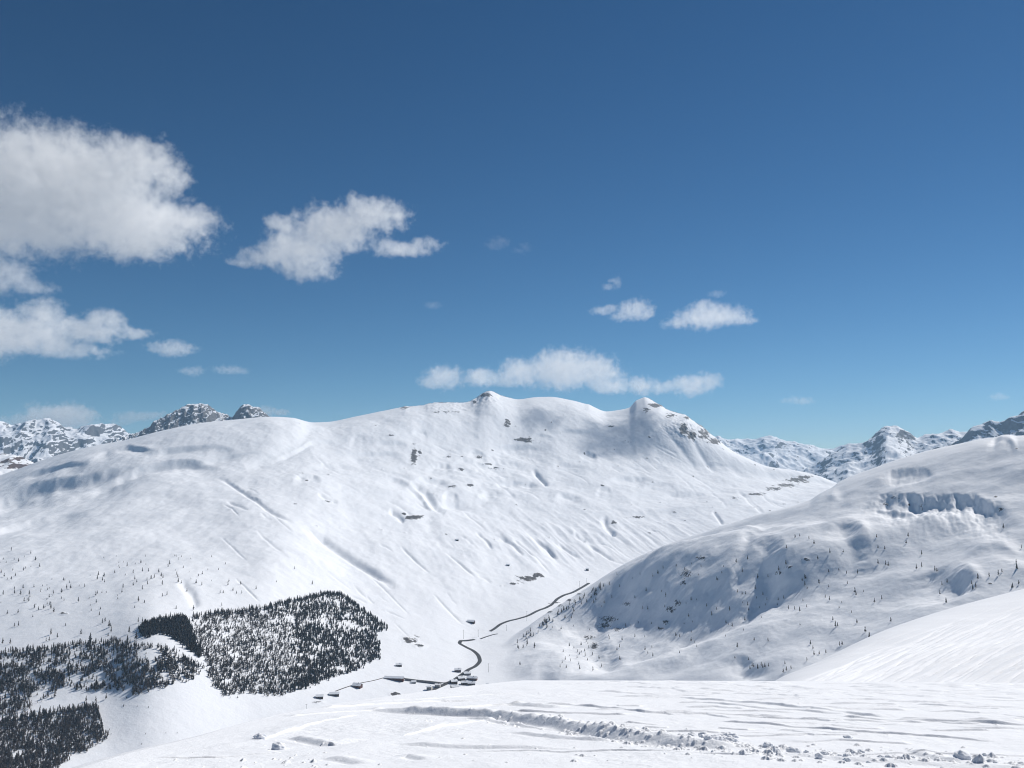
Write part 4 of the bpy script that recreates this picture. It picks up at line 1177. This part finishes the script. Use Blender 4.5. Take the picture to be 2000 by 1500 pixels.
# retaining wall below the road
rp = [ground_at(u, v, (A,))[0] for u, v in [(790, 1329), (815, 1332), (840, 1335), (862, 1338)]]
rw_ = MB()
for a, b_ in zip(rp[:-1], rp[1:]):
    k = len(rw_.v)
    dx, dy = b_.x - a.x, b_.y - a.y; L = math.hypot(dx, dy); nx, ny = -dy / L * 0.8, dx / L * 0.8
    vs = []
    for p in (a, b_):
        for o in (0, 1):
            vs += [(p.x + o * nx, p.y + o * ny, p.z - 4), (p.x + o * nx, p.y + o * ny, p.z + 4.5)]
    rw_.add(vs, [(0, 4, 5, 1), (6, 2, 3, 7), (1, 5, 7, 3), (0, 1, 3, 2), (4, 6, 7, 5)])
tag(rw_.build('retaining_wall', M_STONE), 'dark stone retaining wall along the road left of the hamlet', 'wall')


def utility_pole(u, v, h, label):
    g = ground_at(u, v, (A,))
    root = empty('utility_pole', g[0], 0.3)
    m = MB(); m.frustum(0, 0, -1, h, 0.36, 0.24, 8); m.build('pole', M_POLE, root)
    a = MB(); a.box(-1.8, 1.8, 0.25, 0.45, h - 1.2, h - 0.9); ar = a.build('crossarm', M_POLE, root)
    for x in (-1.5, 1.5):
        i_ = MB(); i_.frustum(x, 0.35, h - 0.9, h - 0.4, 0.12, 0.08, 6); i_.build('insulator', M_STONE, ar)
    tag(root, label, 'pole', 'thin poles along the valley road')


for u, v, h, lab in [(905, 1248, 24, 'thin pole at the sharp bend of the road'), (934, 1244, 19, 'thin pole right of the sharp road bend'), (989, 1232, 16, 'thin pole below the dark stretch of road climbing right'), (1029, 1213, 28, 'tallest thin pole in front of the road climbing right'),
                     (954, 1313, 20, 'thin pole on the snow right of the big road curve'), (1132, 1150, 26, 'thin pole by the far end of the valley road'), (1146, 1142, 22, 'farthest thin pole where the road meets the right hill'), (598, 1392, 16, 'thin pole alone on the snow below the pair of barns')]:
    utility_pole(u, v, h, lab)

# ------------------------------------------------------------------ clods of snow thrown up beside the tracks
def clod(u, v, r, label, k):
    x, y = plane_pt(u, v)
    z = G.height(x, y)
    import bmesh
    bm = bmesh.new(); bmesh.ops.create_icosphere(bm, subdivisions=4, radius=1.0)
    P_ = np.array([q.co for q in bm.verts])
    n = fbm(P_[:, 0] * 1.3 + k * 3.1, P_[:, 1] * 1.3 + P_[:, 2] * 1.7, 4) + 0.6 * fbm(P_[:, 2] * 2.3 + k, P_[:, 0] * 2.1 - P_[:, 1] * 1.9, 3)
    rr = r * (1 + 0.42 * n)
    for q, f in zip(bm.verts, rr):
        q.co = (q.co.x * f * 1.15, q.co.y * f, q.co.z * f * 0.72)
    me = bpy.data.meshes.new('snow_clod'); bm.to_mesh(me); bm.free()
    me.materials.append(M_CLOD)
    for p in me.polygons: p.use_smooth = True
    o = bpy.data.objects.new('snow_clod', me); C.objects.link(o)
    o.location = (x, y, z + 0.22 * r); o.rotation_euler = (0, 0, k * 1.7)
    tag(o, label, 'snow clod', 'clods of snow beside the tracks')


CL = [(508, 1444, .12, 'grey shaded snow clod at far left of the snowfield, upper one of two'), (544, 1464, .13, 'grey shaded snow clod at far left of the snowfield, lower one of two'), (1656, 1445, .085, 'small lone snow clod on smooth snow right of the large pile'),
      (1352, 1442, .10, 'snow clod on the crest just left of the large pile'), (1500, 1462, .09, 'snow clod on the crest just right of the large pile'), (1550, 1470, .11, 'round snow clod where the ridge of snow breaks up'), (1880, 1482, .14, 'biggest snow clod in the broken snow at lower right'),
      (1305, 1436, .05, 'tiny snow clod on the long snow ridge left of the pile')]
for k, (u, v, r, lab) in enumerate(CL):
    clod(u, v, r, lab, k)
crs = random.Random(8)
for k in range(16):
    u = 1370 + 62 * crs.random(); v = 1440 + 20 * crs.random()
    clod(u, v, crs.uniform(.05, .13), 'snow clod heaped in the large pile on the long snow ridge', 20 + k)
for k in range(16):
    u = 1570 + 420 * crs.random(); v = 1472 + (u - 1570) * .03 + crs.gauss(2, 7)
    clod(u, v, crs.uniform(.03, .07), 'snow clod in the broken strip of snow at lower right', 50 + k)

# ------------------------------------------------------------------ clouds
def cloud_mat(name, puffs, dens, erode, nsc, gain, sd):
    m = bpy.data.materials.new(name); m.use_nodes = True
    t = m.node_tree
    for n in list(t.nodes):
        if n.type != 'OUTPUT_MATERIAL': t.nodes.remove(n)
    out = [n for n in t.nodes if n.type == 'OUTPUT_MATERIAL'][0]
    tc = N(t, 'ShaderNodeTexCoord')
    co = tc.outputs['Object']
    # the puffs are bent by a slow noise so that their outlines are not ellipses
    nw = N(t, 'ShaderNodeTexNoise'); nw.inputs['Scale'].default_value = 0.55 / nsc; nw.inputs['Detail'].default_value = 2
    off = N(t, 'ShaderNodeVectorMath', operation='ADD'); off.inputs[1].default_value = (sd * 913.0, sd * 377.0, sd * 551.0)
    t.links.new(co, off.inputs[0]); t.links.new(off.outputs[0], nw.inputs['Vector'])
    w1 = N(t, 'ShaderNodeVectorMath', operation='SUBTRACT'); w1.inputs[1].default_value = (0.5, 0.5, 0.5)
    t.links.new(nw.outputs['Color'], w1.inputs[0])
    w2 = N(t, 'ShaderNodeVectorMath', operation='SCALE'); w2.inputs['Scale'].default_value = 0.9 * nsc
    t.links.new(w1.outputs[0], w2.inputs[0])
    w3 = N(t, 'ShaderNodeVectorMath', operation='ADD'); t.links.new(co, w3.inputs[0]); t.links.new(w2.outputs[0], w3.inputs[1])
    acc = None
    for (c, r) in puffs:
        a = N(t, 'ShaderNodeVectorMath', operation='SUBTRACT'); a.inputs[1].default_value = c; t.links.new(w3.outputs[0], a.inputs[0])
        b_ = N(t, 'ShaderNodeVectorMath', operation='DIVIDE'); b_.inputs[1].default_value = r; t.links.new(a.outputs[0], b_.inputs[0])
        d = N(t, 'ShaderNodeVectorMath', operation='DOT_PRODUCT'); t.links.new(b_.outputs[0], d.inputs[0]); t.links.new(b_.outputs[0], d.inputs[1])
        f = math_node(t, 'SUBTRACT', 1.0, d.outputs['Value'])
        if acc is None:
            acc = f
        else:
            mx = N(t, 'ShaderNodeMath', operation='SMOOTH_MAX'); t.links.new(acc, mx.inputs[0]); t.links.new(f, mx.inputs[1]); mx.inputs[2].default_value = 0.45
            acc = mx.outputs[0]
    n1 = N(t, 'ShaderNodeTexNoise'); n1.inputs['Scale'].default_value = 2.7 / nsc; n1.inputs['Detail'].default_value = 7; n1.inputs['Roughness'].default_value = 0.72
    t.links.new(off.outputs[0], n1.inputs['Vector'])
    e = math_node(t, 'MULTIPLY', math_node(t, 'SUBTRACT', n1.outputs[0], 0.5), erode)
    q = math_node(t, 'SUBTRACT', math_node(t, 'SUBTRACT', acc, 0.22), e)
    q = math_node(t, 'MULTIPLY', q, gain, clamp=True)
    q = math_node(t, 'MULTIPLY', q, dens * 0.62)
    vol = N(t, 'ShaderNodeVolumePrincipled')
    vol.inputs['Color'].default_value = (0.99, 0.992, 0.995, 1); vol.inputs['Anisotropy'].default_value = 0.15
    t.links.new(q, vol.inputs['Density'])
    t.links.new(vol.outputs[0], out.inputs['Volume'])
    return m


CLOUD_N = [0]


def cloud(label, dist, px_puffs, dens, erode=4.0, gain=1.15, nsc_px=60, group='white clouds over the mountains'):
    CLOUD_N[0] += 1
    uc = sum(p[0] for p in px_puffs) / len(px_puffs); vc = sum(p[1] for p in px_puffs) / len(px_puffs)
    b0, t0 = ray(uc, vc); b0 = float(b0); t0 = float(t0)
    org = Vector((dist * math.sin(b0), dist * math.cos(b0), dist * t0))
    puffs = []
    rr = random.Random(CLOUD_N[0])
    import bmesh
    bm = bmesh.new()
    from mathutils import Matrix
    for u, v, ru, rv in px_puffs:
        b_, t_ = ray(u, v); b_ = float(b_); t_ = float(t_)
        k = dist * math.sqrt(1 + t_ * t_) / (F * math.cos(math.atan((V0 - v) / F)))
        x = dist * math.tan(b_ - b0); z = dist / math.cos(b_ - b0) * t_ - org.z
        y = rr.uniform(-0.15, 0.15) * ru * k
        r = (ru * k * 1.14, 0.85 * min(ru, 2.2 * rv) * k + 8, rv * k * 1.14)
        puffs.append(((x, y, z), r))
        bmesh.ops.create_icosphere(bm, subdivisions=3, radius=1.0, matrix=Matrix.Translation((x, y, z)) @ Matrix.Diagonal((r[0] * 1.15 + 0.25 * nsc_px * k, r[1] * 1.15 + 0.25 * nsc_px * k, r[2] * 1.15 + 0.25 * nsc_px * k, 1)))
    me = bpy.data.meshes.new('cloud'); bm.to_mesh(me); bm.free()
    o = bpy.data.objects.new('cloud', me); C.objects.link(o)
    kk = dist / F
    if len(px_puffs) > 1:
        md = o.modifiers.new('hull', 'REMESH'); md.mode = 'VOXEL'
        md.voxel_size = max(0.1 * min(p[3] for p in px_puffs) * kk, max(o.dimensions) / 90, 4)
        bpy.context.view_layer.update()
        dg = bpy.context.evaluated_depsgraph_get()
        m2 = bpy.data.meshes.new_from_object(o.evaluated_get(dg))
        o.modifiers.clear(); o.data = m2; m2.name = 'cloud'
    o.data.materials.clear()
    o.data.materials.append(cloud_mat('cloud_vapour', puffs, dens, erode, nsc_px * kk, gain, CLOUD_N[0]))
    o.location = org; o.rotation_euler = (0, 0, -b0)
    tag(o, label, 'cloud', group)
    return o


cloud('largest white cloud, cut by the left edge of the picture', 7000, [(40, 375, 150, 105), (-110, 390, 150, 110), (170, 365, 120, 90), (110, 300, 75, 45), (265, 320, 75, 48), (330, 345, 38, 34), (250, 430, 130, 62), (360, 428, 70, 30), (60, 440, 130, 45), (290, 480, 60, 24), (-60, 445, 130, 42)], 0.011)
cloud('ragged long cloud rising to the right beside the largest one', 8000, [(590, 485, 75, 42), (530, 500, 70, 22), (650, 450, 80, 40), (730, 422, 62, 32), (690, 398, 18, 24), (785, 482, 70, 18), (840, 474, 34, 12), (595, 530, 55, 18), (475, 512, 40, 9), (555, 440, 40, 20)], 0.009, erode=4.0, nsc_px=50)
cloud('thin torn cloud under the largest cloud at the left edge', 8000, [(20, 545, 50, 32), (65, 562, 44, 16), (-40, 560, 60, 25)], 0.006, erode=4.0, nsc_px=40)
cloud('flat based bumpy cloud low at the left edge', 9000, [(40, 660, 110, 34), (85, 625, 48, 36), (-50, 650, 100, 50), (165, 645, 70, 24), (205, 622, 34, 18), (250, 650, 46, 13), (100, 680, 100, 18)], 0.010, nsc_px=45)
cloud('small oval cloud right of the bumpy one at left', 9000, [(338, 680, 44, 14), (320, 684, 30, 9)], 0.008, nsc_px=24)
cloud('small faint wisp, left one of two beneath the oval cloud', 9500, [(374, 724, 26, 9)], 0.005, erode=4.0, nsc_px=18)
cloud('small faint wisp, right one of two beneath the oval cloud', 9500, [(450, 721, 36, 8), (470, 724, 18, 6)], 0.005, erode=4.0, nsc_px=18)
cloud('grey white cloud behind the jagged peaks at far left', 26000, [(110, 822, 66, 30), (150, 812, 40, 18), (60, 832, 60, 22), (0, 842, 60, 18)], 0.004, erode=4.0, nsc_px=36)
cloud('faint low cloud left of the rocky peak', 26000, [(265, 814, 40, 11), (300, 812, 30, 9), (240, 824, 26, 7)], 0.003, erode=4.0, nsc_px=20)
cloud('small low cloud peeping over the shoulder right of the rocky peak', 26000, [(520, 803, 24, 12), (548, 806, 18, 8)], 0.004, erode=4.0, nsc_px=18)
cloud('long bumpy cloud directly above the summit ridge', 11500, [(868, 738, 44, 27), (850, 746, 34, 18), (940, 736, 42, 19), (985, 745, 36, 16), (1020, 728, 50, 28), (1100, 722, 75, 42), (1165, 725, 55, 36), (1190, 752, 44, 20), (1250, 750, 42, 19), (1300, 755, 40, 13), (1350, 752, 50, 22), (1385, 750, 26, 20)], 0.0075, nsc_px=38)
cloud('small tilted cloud above the long one, peaked at top', 6160, [(1240, 606, 36, 22), (1215, 616, 28, 11), (1262, 610, 24, 13)], 0.012, nsc_px=26)
cloud('tiny low cloud left of the small peaked cloud', 6700, [(1176, 608, 26, 10), (1192, 602, 18, 8)], 0.011, nsc_px=18)
cloud('tiny torn cloud above the tiny low cloud', 7300, [(1188, 562, 14, 9), (1204, 552, 9, 14), (1196, 548, 12, 6)], 0.006, erode=3.4, nsc_px=20)
cloud('flat based triangular cloud above the right peak', 6190, [(1385, 616, 72, 24), (1330, 630, 40, 11), (1420, 622, 50, 17), (1375, 602, 34, 15), (1455, 628, 26, 9)], 0.012, nsc_px=32)
cloud('thin wisp right above the triangular cloud', 7000, [(1400, 575, 18, 7)], 0.005, erode=4.0, nsc_px=14)
cloud('small faint cloud low over the far range on the right', 16500, [(1565, 782, 24, 9), (1540, 784, 18, 6)], 0.003, erode=4.0, nsc_px=18)
cloud('tiny bright cloud low at the right edge', 16500, [(1952, 776, 18, 8)], 0.003, erode=4.0, nsc_px=14)
cloud('faint torn wisp, left one of two high in the middle', 8000, [(962, 480, 18, 8), (975, 470, 22, 9), (985, 474, 12, 6)], 0.0016, erode=4.2, nsc_px=26)
cloud('faint torn wisp, right one of two high in the middle', 8000, [(1015, 490, 14, 6), (1026, 482, 12, 11)], 0.0016, erode=4.2, nsc_px=22)
cloud('faint little wisp in the blue right of the ragged cloud', 9000, [(846, 596, 18, 8)], 0.002, erode=3.8, nsc_px=14)

# ------------------------------------------------------------------ air
hz = MB(); hz.box(-12800, 12800, -600, 16200, -641, 905)
ho = hz.build('haze', [])
hm = bpy.data.materials.new('haze_air'); hm.use_nodes = True
t = hm.node_tree
for n in list(t.nodes):
    if n.type != 'OUTPUT_MATERIAL': t.nodes.remove(n)
vp = N(t, 'ShaderNodeVolumePrincipled'); vp.inputs['Color'].default_value = (0.46, 0.72, 1.0, 1); vp.inputs['Density'].default_value = 3.0e-5; vp.inputs['Anisotropy'].default_value = 0.0
t.links.new(vp.outputs[0], [n for n in t.nodes if n.type == 'OUTPUT_MATERIAL'][0].inputs['Volume'])
ho.data.materials.append(hm)
ho['kind'] = 'stuff'
